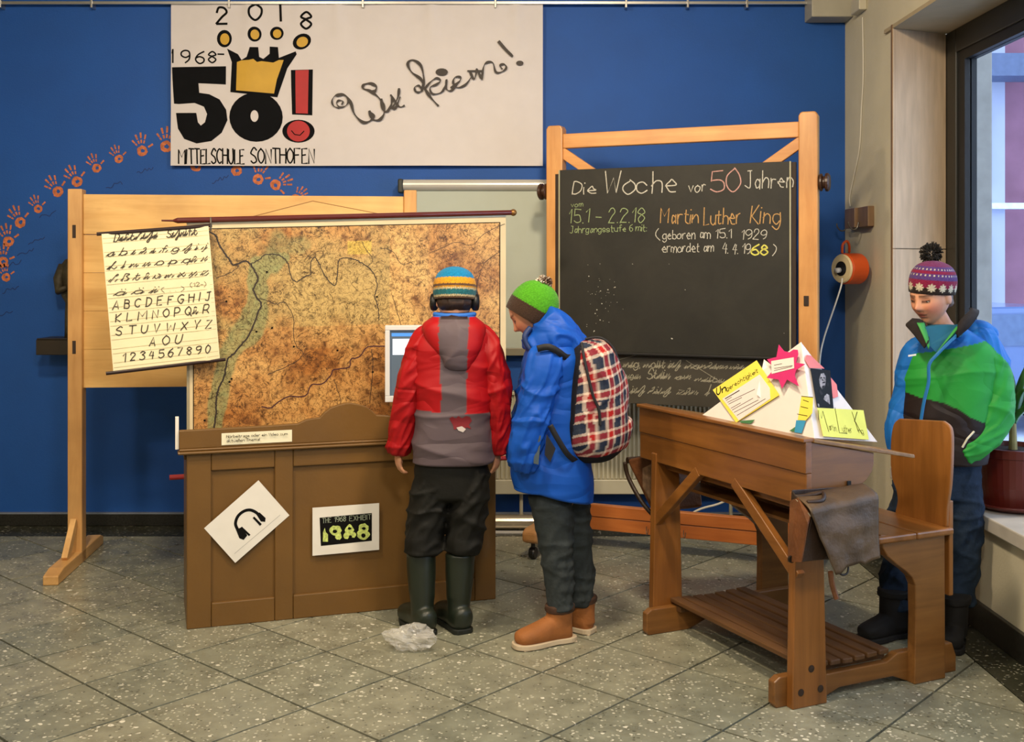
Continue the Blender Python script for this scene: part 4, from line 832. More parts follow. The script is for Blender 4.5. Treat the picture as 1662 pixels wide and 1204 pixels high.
# feet: sled boards
for t0 in (.035,TL-.07):
    szprism([(-.075,0),(-.085,.015),(-.085,.09),(-.06,.105),(.08,.105),(.13,.085),(.42,.085),(.47,.11),(.74,.11),(.76,.06),(.76,0),(.52,0),(.45,.028),(.2,.028),(.12,0)],t0,t0+.035).build('sled_foot',W_dx,sd,bevel=.004)
# dowel heads at the foot of the near leg
for (s,z) in ((.0,.055),(.085,.055),(.045,.13)):
    MB().lathe([(0,-.003),(.012,-.003),(.013,0),(0,.001)],14,Matrix.Translation((s,-.001,z))@Matrix.Rotation(R(90),4,'X')).build('dowel',M_slot,sd)
for z in (.05,.09):
    MB().box((.62,-.0365,z-.02),(.632,-.0345,z+.01),Matrix.Translation((0,.035,0))).build('dowel',M_slot,sd)
# writing box: front boards, end boards with curved outline, bottom, inner shelf, lid
bt = -.045; zt_ = .932; zb_ = .703
def prof_lid(s): return zt_-.004-(s-.02)*.222
for (za,zc,sa) in ((zb_,.812,.0),(.8125,zt_-.002,-.012)):
    pts_ = [(-.012,za),(.012,za),(.012,zc),(-.012,zc)]
    szprism([(-.014+ (0 if za < .8 else -.004),za),(.010,za),(.010,zc),(-.014+(0 if za < .8 else -.004),zc)],bt,L+.03).build('front_board',W_d,sd,bevel=.003)
szprism([(-.03,zt_-.012),(.02,zt_-.012),(.02,zt_+.001),(-.03,zt_+.001)],bt-.004,L+.034).build('front_lip',W_d,sd,bevel=.003)
endp = [(.006,zt_-.006)]+[(.006+.0,zt_-.02)]+[dk(1290,745),dk(1284,755),dk(1283,812)]+[dk(1300,812),dk(1345,800),dk(1372,792),dk(1390,782),dk(1402,766),dk(1405,750),dk(1405,733)]
endp = [(.008,zt_-.012),(.008,zb_+.002)]+[dk(*p) for p in ((1330,806),(1360,796),(1378,788),(1392,777),(1402,762),(1405,748),(1405,732))]
zpl = endp[-1][1]
for t0 in (bt+.004,L): szprism(endp,t0,t0+.022).build('end_board',W_dx,sd,bevel=.003)
smx = endp[-1][0]
zbm_ = [p[1] for p in endp]
szprism([(.01,zb_+.004),(.01,zb_+.016),(.24,.728),(.24,.716)],bt+.026,L).build('bottom_board',W_dx,sd)
cur_ = [dk(*p) for p in ((1345,801),(1378,788),(1392,777),(1402,762),(1405,748),(1405,735))]; cin = [(p[0]-.012,p[1]+.006) for p in cur_][::-1]
szprism(cur_+cin,bt+.026,L).build('curved_back',W_dx,sd)
s1 = dk(1467,740)[0]
z_l = lambda s: zt_+.002-(s)*((zt_-dk(1467,735)[1])/s1)
szprism([(.012,z_l(.012)-.014),(.012,z_l(.012)),(s1,z_l(s1)),(s1,z_l(s1)-.014)],bt-.008,L+.04).build('lid',W_lid,sd,bevel=.003)
# diagonal braces between uprights and box
MB().bar((-.005,.0,.45),(.0,.37,.715),.042,.03,(1,0,0)).build('brace',W_d,sd,bevel=.003); MB().bar((-.005,TL-.0,.44),(.0,TL-.33,.715),.042,.03,(1,0,0)).build('brace',W_d,sd,bevel=.003)
MB().box((.03,.0,.67),(.09,TL,.703)).build('cross_rail',W_d,sd,bevel=.003); MB().box((.20,.035,.60),(.22,TL-.035,.70)).build('shelf_back',W_dx,sd,bevel=.002); MB().box((.09,.035,.59),(.36,TL-.035,.603)).build('book_shelf',W_dx,sd,bevel=.002)
# footrest slats
for i in range(7):
    s = .05+i*.056; MB().box((s,.036,.107+.004*abs(3-i)*.6),(s+.045,TL-.036,.126+.004*abs(3-i)*.6)).build('slat',W_sl,sd,bevel=.004)
MB().box((.06,.07,.085),(.44,.1,.107)).build('slat_bearer',W_sl,sd); MB().box((.06,TL-.1,.085),(.44,TL-.07,.107)).build('slat_bearer',W_sl,sd)
# bench: bracket-shaped supports, seat, backrest with its post
zs = dk(1500,862)[1]
sup = [(dk(*p)) for p in ((1429,868),(1430,876),(1433,890),(1440,903),(1455,916),(1470,927),(1480,937),(1485,950),(1486,1000),(1484,1112),(1534,1104),(1533,867))]
sup = [(s,max(z,0)) for s,z in sup]
for t0 in (-.002,TL-.04): szprism(sup,t0,t0+.04).build('bench_support',W_dx,sd,bevel=.004)
sb = dk(1542,860)[0]; sf = dk(1420,860)[0]
for k_,(a_,b_2) in enumerate(((sf,sf+(sb-sf)*.5-.001),(sf+(sb-sf)*.5+.001,sb))): MB().box((a_,-.02,zs-.022),(b_2,TL+.02,zs+.004)).build('seat_board',W_d,sd,bevel=.007)
sr = sb-.005; Hb = tt(1500,678,sr)[1]
MB().box((sr-.0,-.002,.30),(sr+.02,.03,zs+.10)).build('back_post',W_dz,sd,bevel=.004)
# backrest: bent board with waisted outline, in the (t,z) plane
left = [tt(*p,sr) for p in ((1455,842),(1457,828),(1460,812),(1458,795),(1451,775),(1449,750),(1449,720),(1451,700),(1455,686),(1463,679))]
right = [tt(*p,sr) for p in ((1534,683),(1543,690),(1547,700),(1548,720),(1547,760),(1545,790),(1541,820),(1540,855))]
poly = catmull(left,4)+catmull(right,4); zmn = zs-.0
YZM = Matrix(((0,0,1,0),(1,0,0,0),(0,1,0,0),(0,0,0,1)))
mb = MB(); mb.prism(poly,sr-.012,sr+.004,YZM); mb.build('backrest',W_dz,sd,bevel=.004)
# iron hook on the near end board
M_iron = plain('dark_iron',(44,40,36),.5,metal=.6,var=.2)
for tq,sg in ((bt,-1),(L+.03,1)):
    MB().tube(catmull([(.17,tq,.76),(.17,tq+sg*.02,.74),(.17,tq+sg*.045,.735),(.17,tq+sg*.055,.76)],4),.006,8).box((.162,tq+min(0,sg*.004),.74),(.178,tq+max(0,sg*.004),.775)).build('hook',M_iron,sd)
# ================================================================ leather satchels
def leather(name,c): return plain(name,c,.5,var=.35,vs=14,bump=.25,bs=70)
M_l1 = leather('old_grey_brown_leather',(84,66,46)); M_l2 = leather('brown_leather',(104,62,32)); M_l3 = leather('dark_leather',(48,32,20)); M_buck = plain('buckle_metal',(180,170,150),.3,metal=.8,var=.1)
def cloth_sheet(rows, th=.004):
    """grid of 3d points -> thin solid sheet"""
    mb = MB(); n = len(rows[0]); m_ = len(rows)
    for r_ in rows: mb.v += [tuple(p) for p in r_]
    mb.f = [(j*n+i,j*n+i+1,(j+1)*n+i+1,(j+1)*n+i) for j in range(m_-1) for i in range(n-1)]; return mb
sa = thing('leather_satchel','worn leather satchel hanging open from the near end of the school desk','satchel',mat=DP)
# bag body: wedge hanging close to the desk end, mouth open at top left
def q3(px,py,t): s,z = dk(px,py,t); return Vector((s,t,z))
body = [q3(1284,795,-.055),q3(1318,840,-.15),q3(1424,800,-.15),q3(1400,788,-.055), q3(1279,912,-.055),q3(1300,912,-.13),q3(1405,900,-.13),q3(1395,905,-.055)]
mb = MB(); mb.add([tuple(p) for p in body],[(4,5,1,0),(5,6,2,1),(6,7,3,2),(7,4,0,3),(4,7,6,5)]); o = mb.build('bag_body',M_l3,sa); so = o.modifiers.new('solid','SOLIDIFY'); so.thickness = .006; o.modifiers.new('bev','BEVEL').width = .006
mb = MB(); mb.add([tuple(p) for p in (q3(1283,812,-.058),q3(1296,808,-.09),q3(1316,835,-.155),q3(1312,850,-.158),q3(1301,912,-.135),q3(1279,912,-.06))],[(0,1,2,3,4,5)]); o = mb.build('gusset',M_l2,sa); so = o.modifiers.new('solid','SOLIDIFY'); so.thickness = .005; so.offset = 0
MB().tube([q3(1292,810,-.08),q3(1306,824,-.12),q3(1316,838,-.16)],.003,6).build('metal_edge',M_buck,sa)
MB().lathe([(0,0),(.012,0),(.012,.008),(0,.008)],12,Matrix.Translation(q3(1283,907,-.075))@Matrix.Rotation(R(90),4,'X')).build('rivet',M_iron,sa)
# flap draped over the front
def lerpq(a,b,t): return a+(b-a)*t
TLp,TRp = q3(1291,806,-.07),q3(1398,785,-.06); ML,MR = q3(1316,832,-.17),q3(1424,806,-.165); BLp,BRp = q3(1355,932,-.18),q3(1430,905,-.175)
rows = []
bot = [(1355,932),(1362,930),(1372,920),(1385,917),(1395,913),(1405,916),(1415,910),(1428,905)]
nU = 29
for j in range(25):
    v = j/24; row = []
    for i in range(nU):
        u = i/(nU-1)
        if v < .18: p = lerpq(lerpq(TLp,TRp,u),lerpq(ML,MR,u),math.sin(v/.18*math.pi/2)); p.z += .012*math.sin(v/.18*math.pi)*.6
        else:
            w_ = (v-.18)/.82; k_ = u*(len(bot)-1); i0 = min(int(k_),len(bot)-2); bb = (bot[i0][0]+(bot[i0+1][0]-bot[i0][0])*(k_-i0), bot[i0][1]+(bot[i0+1][1]-bot[i0][1])*(k_-i0))
            p = lerpq(lerpq(ML,MR,u),q3(*bb,-.175),w_)
        p.y += .006*noise.noise(Vector((u*4,v*5,1)))+.004*math.sin(u*5+v*4); row.append(p)
    rows.append(row)
o = cloth_sheet(rows).build('flap',M_l1,sa,smooth=True); so = o.modifiers.new('solid','SOLIDIFY'); so.thickness = .004
MB().tube(catmull([q3(1348,928,-.17),q3(1350,945,-.165),q3(1354,960,-.165),q3(1358,972,-.17)],4),[.009]*13,6).build('strap',M_l2,sa)
MB().tube(catmull([q3(1362,930,-.17),q3(1368,933,-.175),q3(1375,930,-.175),q3(1377,920,-.17)],4),.0035,6).build('buckle',M_iron,sa)
MB().tube(catmull([q3(1290,806,-.07),q3(1320,803,-.09),q3(1336,800,-.10),q3(1334,812,-.14),q3(1310,815,-.13)],5),.007,8).build('handle',M_l3,sa,smooth=True)
# far satchel
sa2 = thing('leather_satchel','brown leather school satchel hanging at the far end of the desk, beside the backpack','satchel',mat=DP)
te = L+.03
def q4(px,py,t): return Vector((dk(px,py,t)[0],t,dk(px,py,t)[1]))
A = [q4(1016,746,te+.16),q4(1058,736,te+.04)]; B = [q4(1034,770,te+.13),q4(1062,754,te+.03)]; C_ = [q4(1060,832,te+.04),q4(1066,826,te+.015)]
mb = MB(); off = Vector((.24,0,0))
V8 = [A[0],A[1],q4(1066,830,te+.015),q4(1058,832,te+.045)]
n0 = [tuple(p) for p in V8]; n1_ = [tuple(p+off) for p in V8]
mb.add(n0+n1_,[(0,1,2,3),(7,6,5,4),(0,4,5,1),(1,5,6,2),(2,6,7,3),(3,7,4,0)]); mb.build('bag_body',M_l2,sa2,bevel=.01)
mb = MB(); mb.add([tuple(p+Vector((-.004,0,0))) for p in (q4(1032,766,te+.13),q4(1060,752,te+.03),q4(1063,822,te+.02))],[(0,1,2)]); o = mb.build('fur_side',plain('worn_hide_gusset',(150,118,88),.8,var=.4,vs=40),sa2); so = o.modifiers.new('solid','SOLIDIFY'); so.thickness = .003
MB().tube(catmull([q4(1014,750,te+.165),q4(1020,775,te+.155),q4(1040,812,te+.09),q4(1058,834,te+.05)],5),.010,8).build('edge_roll',M_l3,sa2,smooth=True)
MB().tube([q4(1018,747,te+.16),q4(1018,747,te+.16)+off],.014,10).build('flap_roll',M_l3,sa2,smooth=False)
# ================================================================ poster display standing on the desk lid
def onlid(px,py):
    """point of the lid plane under a photo point (desk-local)"""
    sl = (zt_-dk(1467,735)[1])/s1; n = Vector((sl,0,1)); d = DPi.to_3x3()@ray(px,py); c = DPi@Vector((0,0,EYE)); z00 = zt_+.003
    k = (n.dot(Vector((0,0,z00)))-n.dot(c))/n.dot(d); return c+d*k
pd = thing('poster_display','white pyramid-shaped card display with colourful notes, standing on the desk lid','poster',mat=DP)
tl_ = tt(1137,676,.03); Lq = Vector((.03,tl_[0],tl_[1]+.001)); Mq = onlid(1322,711); Rq = DPi@P(1424,717,4.06)
dA = DPi.to_3x3()@ray(1300,555); cA = DPi@Vector((0,0,EYE)); 
fl_ = (Lq+Rq)/2; Yd = (DP@Mq).y+.20; wA = P(1300,555,Yd); Aq = DPi@wA
def pln(a,b,c):   # plane through world points, normal to the viewer
    a,b,c = DP@a,DP@b,DP@c; pl = Plane(a,(b-a),(c-a)); return pl
def tri(name,pts,m,th=.003):
    o = MB().add([tuple(p) for p in pts],[(0,1,2)]).build(name,m,pd); s_ = o.modifiers.new('solid','SOLIDIFY'); s_.thickness = th; s_.offset = -1; return o
M_card = plain('white_card',(232,222,214),.6,var=.03); M_cardp = plain('pink_card',(226,120,116),.6,var=.1)
tri('left_face',(Lq,Mq,Aq),M_card); tri('right_face',(Mq,Rq,Aq),M_card)
Bq = (Lq+Rq)/2+Vector((.0,.0,0)); Bk = onlid(1290,690)
LP_ = pln(Lq,Mq,Aq); RP_ = pln(Mq,Rq,Aq)
def note(name, pl, pts, m, z=.004, th=.001, extra=None):
    mb = MB(); mb.prism(pxpoly(pl,pts),z,z+th,DPi@pl.mat()); return mb.build(name,m,pd)
def Z9(pts): return [(1120+x/5.194,540+y/5.194) for x,y in pts]
M_yel = plain('yellow_card',(236,220,84),.6,var=.05); M_yel2 = plain('lime_yellow_card',(226,226,96),.6,var=.04); M_mag = plain('magenta_card',(206,44,112),.55,var=.05); M_bluc = plain('blue_card',(52,144,190),.6,var=.1); M_grc = plain('green_card',(66,120,76),.6,var=.1)
note('pink_card',RP_,Z9([(975,190),(1010,195),(1125,305),(1000,300),(960,230)]),M_cardp,.0035); note('pink_card',RP_,Z9([(1170,370),(1228,440),(1240,540),(1200,555),(1160,500)]),M_cardp,.0035)
yc_ = note('yellow_card',LP_,Z9([(202,485),(572,236),(765,528),(400,760)]),M_yel,.006)
note('text_sheet',LP_,Z9([(285,560),(600,355),(685,470),(690,560),(425,742)]),plain('printed_sheet',(232,220,214),.6,var=.02),.0074,.0006)
mb = MB(); Tm = DPi@LP_.mat()
def lw(t,p0,p1,h,wd,z,sl=0): mbb = MB(); write(mbb,LP_,t,Z9([p0])[0],Z9([p1])[0],h/5.194,wd,z,sl,.3); mb.add(mbb.v,mbb.f,Tm)
lw('Un',(238,530),(315,492),60,.0055,.0075); lw('gerechtigkeit',(322,495),(585,335),38,.0022,.0075)
for (a_,b_2) in (((310,560),(430,490)),((318,575),(365,545)),((330,590),(560,480)),((340,605),(450,550)),((360,640),(440,595)),((370,655),(545,555)),((385,675),(590,570)),((410,700),(650,560))):
    p_,q_ = LP_.uv(*Z9([a_])[0]),LP_.uv(*Z9([b_2])[0]); m2 = MB(); m2.ribbon([p_,q_],.0018 if a_[1] > 570 else .0035,.0085); mb.add(m2.v,m2.f,Tm)
mb.build('lettering',M_ink,pd,kind='stuff')
star = Z9([(780,110),(825,165),(870,175),(905,152),(940,155),(945,190),(925,262),(1005,275),(925,325),(915,370),(950,462),(850,405),(808,482),(778,405),(676,390),(720,340),(722,290),(680,235),(760,215)])
note('star',LP_,star,M_mag,.018,.001); note('star_label',LP_,Z9([(718,250),(908,218),(912,310),(722,358)]),M_card,.0196,.0006)
mb = MB()
for (a_,b_2) in (((745,285),(810,272)),((745,312),(900,288)),((745,330),(895,296))): p_,q_ = LP_.uv(*Z9([a_])[0]),LP_.uv(*Z9([b_2])[0]); m2 = MB(); m2.ribbon([p_,q_],.0016,.0208); mb.add(m2.v,m2.f,Tm)
mb.build('star_lettering',M_ink,pd,kind='stuff')
note('yellow_strip',LP_,Z9([(950,535),(1048,545),(1040,680),(985,742),(918,738)]),M_yel,.005); note('blue_card',LP_,Z9([(905,740),(985,744),(950,850),(890,842)]),M_bluc,.005); note('green_card',LP_,Z9([(845,830),(900,792),(955,850)]),M_grc,.0045); note('green_card',LP_,Z9([(425,745),(555,735),(520,768),(440,762)]),M_grc,.0045)
mb = MB()
for (a_,b_2) in (((950,538),(1045,548)),((965,570),(1010,585)),((945,625),(1005,640)),((915,688),(1000,705))): p_,q_ = LP_.uv(*Z9([a_])[0]),LP_.uv(*Z9([b_2])[0]); m2 = MB(); m2.ribbon([p_,q_],.0022,.0065); mb.add(m2.v,m2.f,Tm)
mb.build('strip_lettering',M_ink,pd,kind='stuff')
# dark portrait photo and the lime name card on the right face
Tr = DPi@RP_.mat()
note('portrait_photo',RP_,Z9([(1002,305),(1168,322),(1196,642),(1058,632)]),plain('black_photo',(12,11,12),.6,var=0,spec=.15),.006)
M_g1 = plain('photo_pale_grey',(150,146,148),.6,var=.6,vs=70,spec=.15); M_g2 = plain('photo_mid_grey',(40,38,40),.6,var=.4,vs=120,spec=.15)
mb = MB()
for poly_ in ([(1088,350),(1112,345),(1128,372),(1130,410),(1124,450),(1112,478),(1098,482),(1082,455),(1072,400)],[(1118,540),(1138,520),(1158,530),(1162,570),(1165,610),(1140,590),(1110,565)],[(1060,600),(1072,605),(1076,630),(1062,628)]):
    m2 = MB(); m2.flat(pxpoly(RP_,Z9(poly_)),.0075); mb.add(m2.v,m2.f,Tr)
mb.build('portrait_highlights',M_g1,pd,kind='stuff')
mb = MB()
for poly_ in ([(1080,382),(1096,378),(1098,390),(1082,392)],[(1108,378),(1124,384),(1122,392),(1108,390)],[(1100,420),(1126,416),(1124,430),(1102,432)],[(1098,452),(1122,448),(1114,478),(1098,482)],[(1098,395),(1106,394),(1108,412),(1100,413)],[(1078,480),(1092,500),(1108,520),(1088,530),(1074,505)],[(1146,420),(1152,440),(1148,460),(1142,440)]):
    m2 = MB(); m2.flat(pxpoly(RP_,Z9(poly_)),.0078); mb.add(m2.v,m2.f,Tr)
mb.build('portrait_shades',M_g2,pd,kind='stuff')
note('name_card',RP_,Z9([(1050,640),(1440,660),(1485,908),(1100,880)]),M_yel2,.010)
mb = MB()
def rwt(pts,wd=.0022):
    m2 = MB(); m2.ribbon([RP_.uv(*p) for p in Z9(pts)],wd,.0118); mb.add(m2.v,m2.f,Tr)
for st_ in ([(1060,740),(1060,660),(1085,730),(1095,668),(1145,840)],[(1198,640),(1235,850),(1300,855)],[(1342,675),(1395,840)],[(1385,675),(1362,755),(1372,760),(1425,860)]): rwt(st_,.003)
for t_,a_,b_2,h_ in (('artin',(1150,825),(1215,838),38),('uther',(1265,840),(1345,850),38),('ing',(1400,852),(1440,858),34)):
    m2 = MB(); write(m2,RP_,t_,Z9([a_])[0],Z9([b_2])[0],h_/5.194*1.3,.0014,.0118,0,.3); mb.add(m2.v,m2.f,Tr)
mb.build('name_lettering',M_ink,pd,kind='stuff')
# grey-white card corner standing behind at the left
ex = Vector((0,.05,0)); o = MB().add([tuple(DPi@(P(1240,583,Yd+.16))),tuple(DPi@P(1228,640,Yd+.10)),tuple(DPi@P(1262,600,Yd+.10)),tuple(DPi@P(1275,680,Yd+.02))],[(0,1,3,2)]).build('back_card',M_card,pd)
so = o.modifiers.new('solid','SOLIDIFY'); so.thickness = .002
# ================================================================ potted plant on the window sill
pc = P(1650,830,4.56); pot = thing('potted_plant','green leafy plant in a dark red pot on the marble window sill','plant',(2.10,4.60,ZS+.06))
M_pot = plain('red_brown_plastic_pot',(92,28,18),.4,var=.08); rp = .135
MB().lathe([(0,0),(.115,0),(.165,.022),(.17,.028),(.165,.032),(.12,.014),(0,.012)],36).build('saucer',M_pot,pot,smooth=True)
MB().lathe([(0,.014),(.112,.014),(.132,.10),(.142,.225),(.15,.227),(.152,.262),(.142,.264),(.138,.235),(0,.232)],36).build('pot',M_pot,pot,smooth=False)
MB().lathe([(0,.24),(.137,.24),(.137,.243),(0,.25)],20).build('soil',plain('potting_soil',(40,28,20),.95,var=.4,vs=60,bump=.5),pot)
M_leaf = plain('glossy_green_leaf',(48,104,44),.35,var=.3,vs=10,stretch=(3,3,1)); M_stem = plain('tan_stem',(150,140,90),.7,var=.3)
MB().tube([(0,0,.24),(.0,0,.36)],[.018,.013],10).build('stem',M_stem,pot)
def leaf(n_,yaw,lean,ln,wd):
    rows = []
    for i in range(13):
        u = i/12; r_ = ln*u; bend = lean*(.25+.9*u); x = ln*(math.sin(bend)*u); z = ln*u*math.cos(bend*.8)
        w2 = wd*math.sin(math.pi*min(1,(u*.93+.07)))**.7*(1 if u < .97 else .3)
        rows.append([(x,-w2,z+.012*abs(1)),(x-.004,0,z-.002),(x,w2,z+.012)])
    M2 = Matrix.Translation((0,0,.33))@Matrix.Rotation(yaw,4,'Z'); rows = [[tuple(M2@Vector(p)) for p in r_] for r_ in rows]
    o = cloth_sheet(rows).build(n_,M_leaf,pot,smooth=True); s_ = o.modifiers.new('solid','SOLIDIFY'); s_.thickness = .0015
rr = random.Random(21)
for i in range(16): leaf('leaf',i*2.399+.3,.35+.055*i+rr.uniform(-.1,.1),.30-.004*i+rr.uniform(-.03,.03),.021+rr.uniform(-.003,.004))
# ================================================================ crumpled clear plastic bag on the floor
pbg = P(668,1052,4.33); mb = MB(); n,m_ = 40,22
for j in range(m_+1):
    for i in range(n):
        th = math.pi*j/m_; ph = 2*math.pi*i/n; d = Vector((math.sin(th)*math.cos(ph),math.sin(th)*math.sin(ph),math.cos(th)))
        r_ = 1+.40*noise.noise(d*1.6+Vector((4,1,2)))-.45*abs(noise.noise(d*2.6+Vector((1,7,2))))+.1
        mb.v.append((d.x*.095*r_,d.y*.06*r_,max(.001,.045+d.z*.05*r_)))
mb.f = [(j*n+i,j*n+(i+1)%n,(j+1)*n+(i+1)%n,(j+1)*n+i) for j in range(m_) for i in range(n)]
m, nt, b = newmat('clear_crumpled_plastic'); b.inputs['Base Color'].default_value = (.72,.71,.66,1); b.inputs['Roughness'].default_value = .18; b.inputs['Alpha'].default_value = .36; b.inputs['Specular IOR Level'].default_value = .8
o = mb.build('plastic_bag',m,smooth=False); o.location = (pbg.x,4.33,0); tag(o,'crumpled clear plastic bag on the floor beside the green rubber boot','plastic bag')
# ================================================================ PEOPLE
def loft(secs, nring=60, n=56, power=2.3, wr=0, wf=(3,3,16), seed=0, cap=True, fold=0, fixed=None):
    """secs: (centre, half width, half depth, frame yaw | normal direction). Smoothly interpolated rings, with cloth folds."""
    C_ = catmull([tuple(s[0]) for s in secs],8); A_ = catmull([(s[1],s[2],s[3] if len(s) > 3 else 0) for s in secs],8)
    m_ = len(C_); mb = MB(); pts = [Vector(p) for p in C_]
    # resample evenly
    ln = [0]
    for i in range(1,m_): ln.append(ln[-1]+(pts[i]-pts[i-1]).length)
    tot = ln[-1]; P2 = []; A2 = []; k = 0
    for r_ in range(nring+1):
        d = tot*r_/nring
        while k < m_-2 and ln[k+1] < d: k += 1
        t = (d-ln[k])/max(ln[k+1]-ln[k],1e-9); t = max(0,min(1,t))
        P2.append(pts[k].lerp(pts[k+1],t)); A2.append([A_[k][q]+(A_[k+1][q]-A_[k][q])*t for q in range(3)])
    for i,p in enumerate(P2):
        tg = (P2[min(i+2,nring)]-P2[max(i-2,0)]).normalized(); yaw = A2[i][2]
        hx = Vector((math.cos(yaw),math.sin(yaw),0))
        if fixed == 'z': tg = Vector((0,0,-1)) if (P2[0].z > P2[-1].z) else Vector((0,0,1))
        hx = (hx-tg*hx.dot(tg)).normalized(); hy = tg.cross(hx); rx,ry = A2[i][0],A2[i][1]
        e = 1
        if cap:
            q = min(i,nring-i)
            if q < 3: e = (.35,.75,.93)[q]
        for a in range(n):
            th = 2*math.pi*a/n; c,s = math.cos(th),math.sin(th)
            x = math.copysign(abs(c)**(2/power),c); y = math.copysign(abs(s)**(2/power),s)
            v = p+hx*x*rx*e+hy*y*ry*e; nn = (hx*c+hy*s)
            if wr:
                w1 = noise.noise(Vector((v.x*wf[0]+seed,v.y*wf[1],v.z*wf[2]))); w2 = noise.noise(Vector((v.x*wf[0]*2.6+seed,v.y*wf[1]*2.6+3,v.z*wf[2]*2.1)))
                v += nn*wr*(1.9*max(0,1-abs(w1)*3.6)**2-.5+w2*.55)
            if fold: l_ = tot*i/nring; v += nn*fold*(2.0*max(0,1-3*abs(noise.noise(Vector((c*1.2+seed,s*1.2+l_*4,l_*12+c*1.6)))))-.6)
            mb.v.append(tuple(v))
    mb.f = [(i*n+k,i*n+(k+1)%n,(i+1)*n+(k+1)%n,(i+1)*n+k) for i in range(nring) for k in range(n)]
    if cap: mb.f += [tuple(range(n-1,-1,-1)),tuple(nring*n+k for k in range(n))]
    bm = bmesh.new(); vs = [bm.verts.new(v) for v in mb.v]
    for f in mb.f: bm.faces.new([vs[i] for i in f])
    bmesh.ops.recalc_face_normals(bm,faces=bm.faces); idx = {v:i for i,v in enumerate(vs)}
    mb.f = [tuple(idx[v] for v in f.verts) for f in bm.faces]; bm.free()
    return mb
def remesh(mb, name, m, parent, voxel, smooth_it=2, label=None):
    o = mb.build(name,m,None); r_ = o.modifiers.new('r','REMESH'); r_.mode = 'VOXEL'; r_.voxel_size = voxel
    s_ = o.modifiers.new('s','SMOOTH'); s_.iterations = smooth_it; s_.factor = .5
    dg = bpy.context.evaluated_depsgraph_get(); me = bpy.data.meshes.new_from_object(o.evaluated_get(dg)); me.name = name
    o.modifiers.clear(); o.data = me
    if not me.materials: me.materials.append(m)
    me.polygons.foreach_set('use_smooth',[True]*len(me.polygons))
    if parent: o.parent = parent
    return o
def tubes(mb, pts, rs, n=14, k=4):
    q = catmull([(*p,r_) for p,r_ in zip(pts,rs)] if False else [tuple(p) for p in pts],k); rr_ = catmull([(r_,0) for r_ in rs],k)
    mb.tube(q,[x[0] for x in rr_],n)
    for p,r_ in ((pts[0],rs[0]),(pts[-1],rs[-1])): mb.ell(p,r_,12,8)
def head_mesh(detail=False):
    """head sculpted as one surface: +y is the face, z up, origin at the centre"""
    mb = MB(); n,m_ = (96,72) if detail else (40,30)
    g = lambda x,c,s: math.exp(-((x-c)/s)**2)
    for j in range(m_+1):
        th = math.pi*j/m_
        for i in range(n):
            ph = 2*math.pi*i/n; d = Vector((math.sin(th)*math.cos(ph),math.sin(th)*math.sin(ph),math.cos(th)))
            x,y,z = d.x*.072,d.y*.090,d.z*.108
            if z < 0:   # narrower jaw, chin forward
                t = -z/.108; x *= 1-.36*t*t; y = y*(1-.28*t*t)+(.022*t*t if y > 0 else .030*t*t)
                z *= 1.02
            if y > 0:
                f = max(0,min(1,y/.05)); xx = x
                y -= .010*f*(1-abs(xx)/.09)*g(z,-.01,.09)                                  # flatter face
                y += f*.0245*g(xx,0,.0115)*(g(z,-.018,.014)) + f*.012*g(xx,0,.010)*g(z,.003,.020)   # nose
                y += f*.005*g(xx,.014,.008)*g(z,-.024,.009)+f*.005*g(xx,-.014,.008)*g(z,-.024,.009)  # nostril wings
                for s in (-1,1):
                    y -= f*.010*g(xx,s*.031,.016)*g(z,.010,.012)                               # eye sockets
                    y += f*.0045*g(xx,s*.031,.012)*g(z,.0075,.008)                              # lids
                    y += f*.005*g(xx,s*.030,.020)*g(z,.030,.009)                               # brow
                    y += f*.007*g(xx,s*.038,.020)*g(z,-.025,.022)                              # cheeks
                y += f*.0075*g(xx,0,.021)*g(z,-.0465,.0055) + f*.0075*g(xx,0,.017)*g(z,-.0585,.0055) - f*.004*g(xx,0,.022)*g(z,-.0525,.0028)  # lips
                y -= f*.004*g(xx,0,.016)*g(z,-.069,.006); y += f*.008*g(xx,0,.020)*g(z,-.088,.014)     # chin
            mb.v.append((x,y,z))
    mb.f = [(j*n+i,(j+1)*n+i,(j+1)*n+(i+1)%n,j*n+(i+1)%n) for j in range(m_) for i in range(n)]
    for s in (-1,1): mb.ell((s*.073,-.012,-.008),(.010,.018,.030),12,10,Matrix.Rotation(R(-8),4,'X'))
    return mb
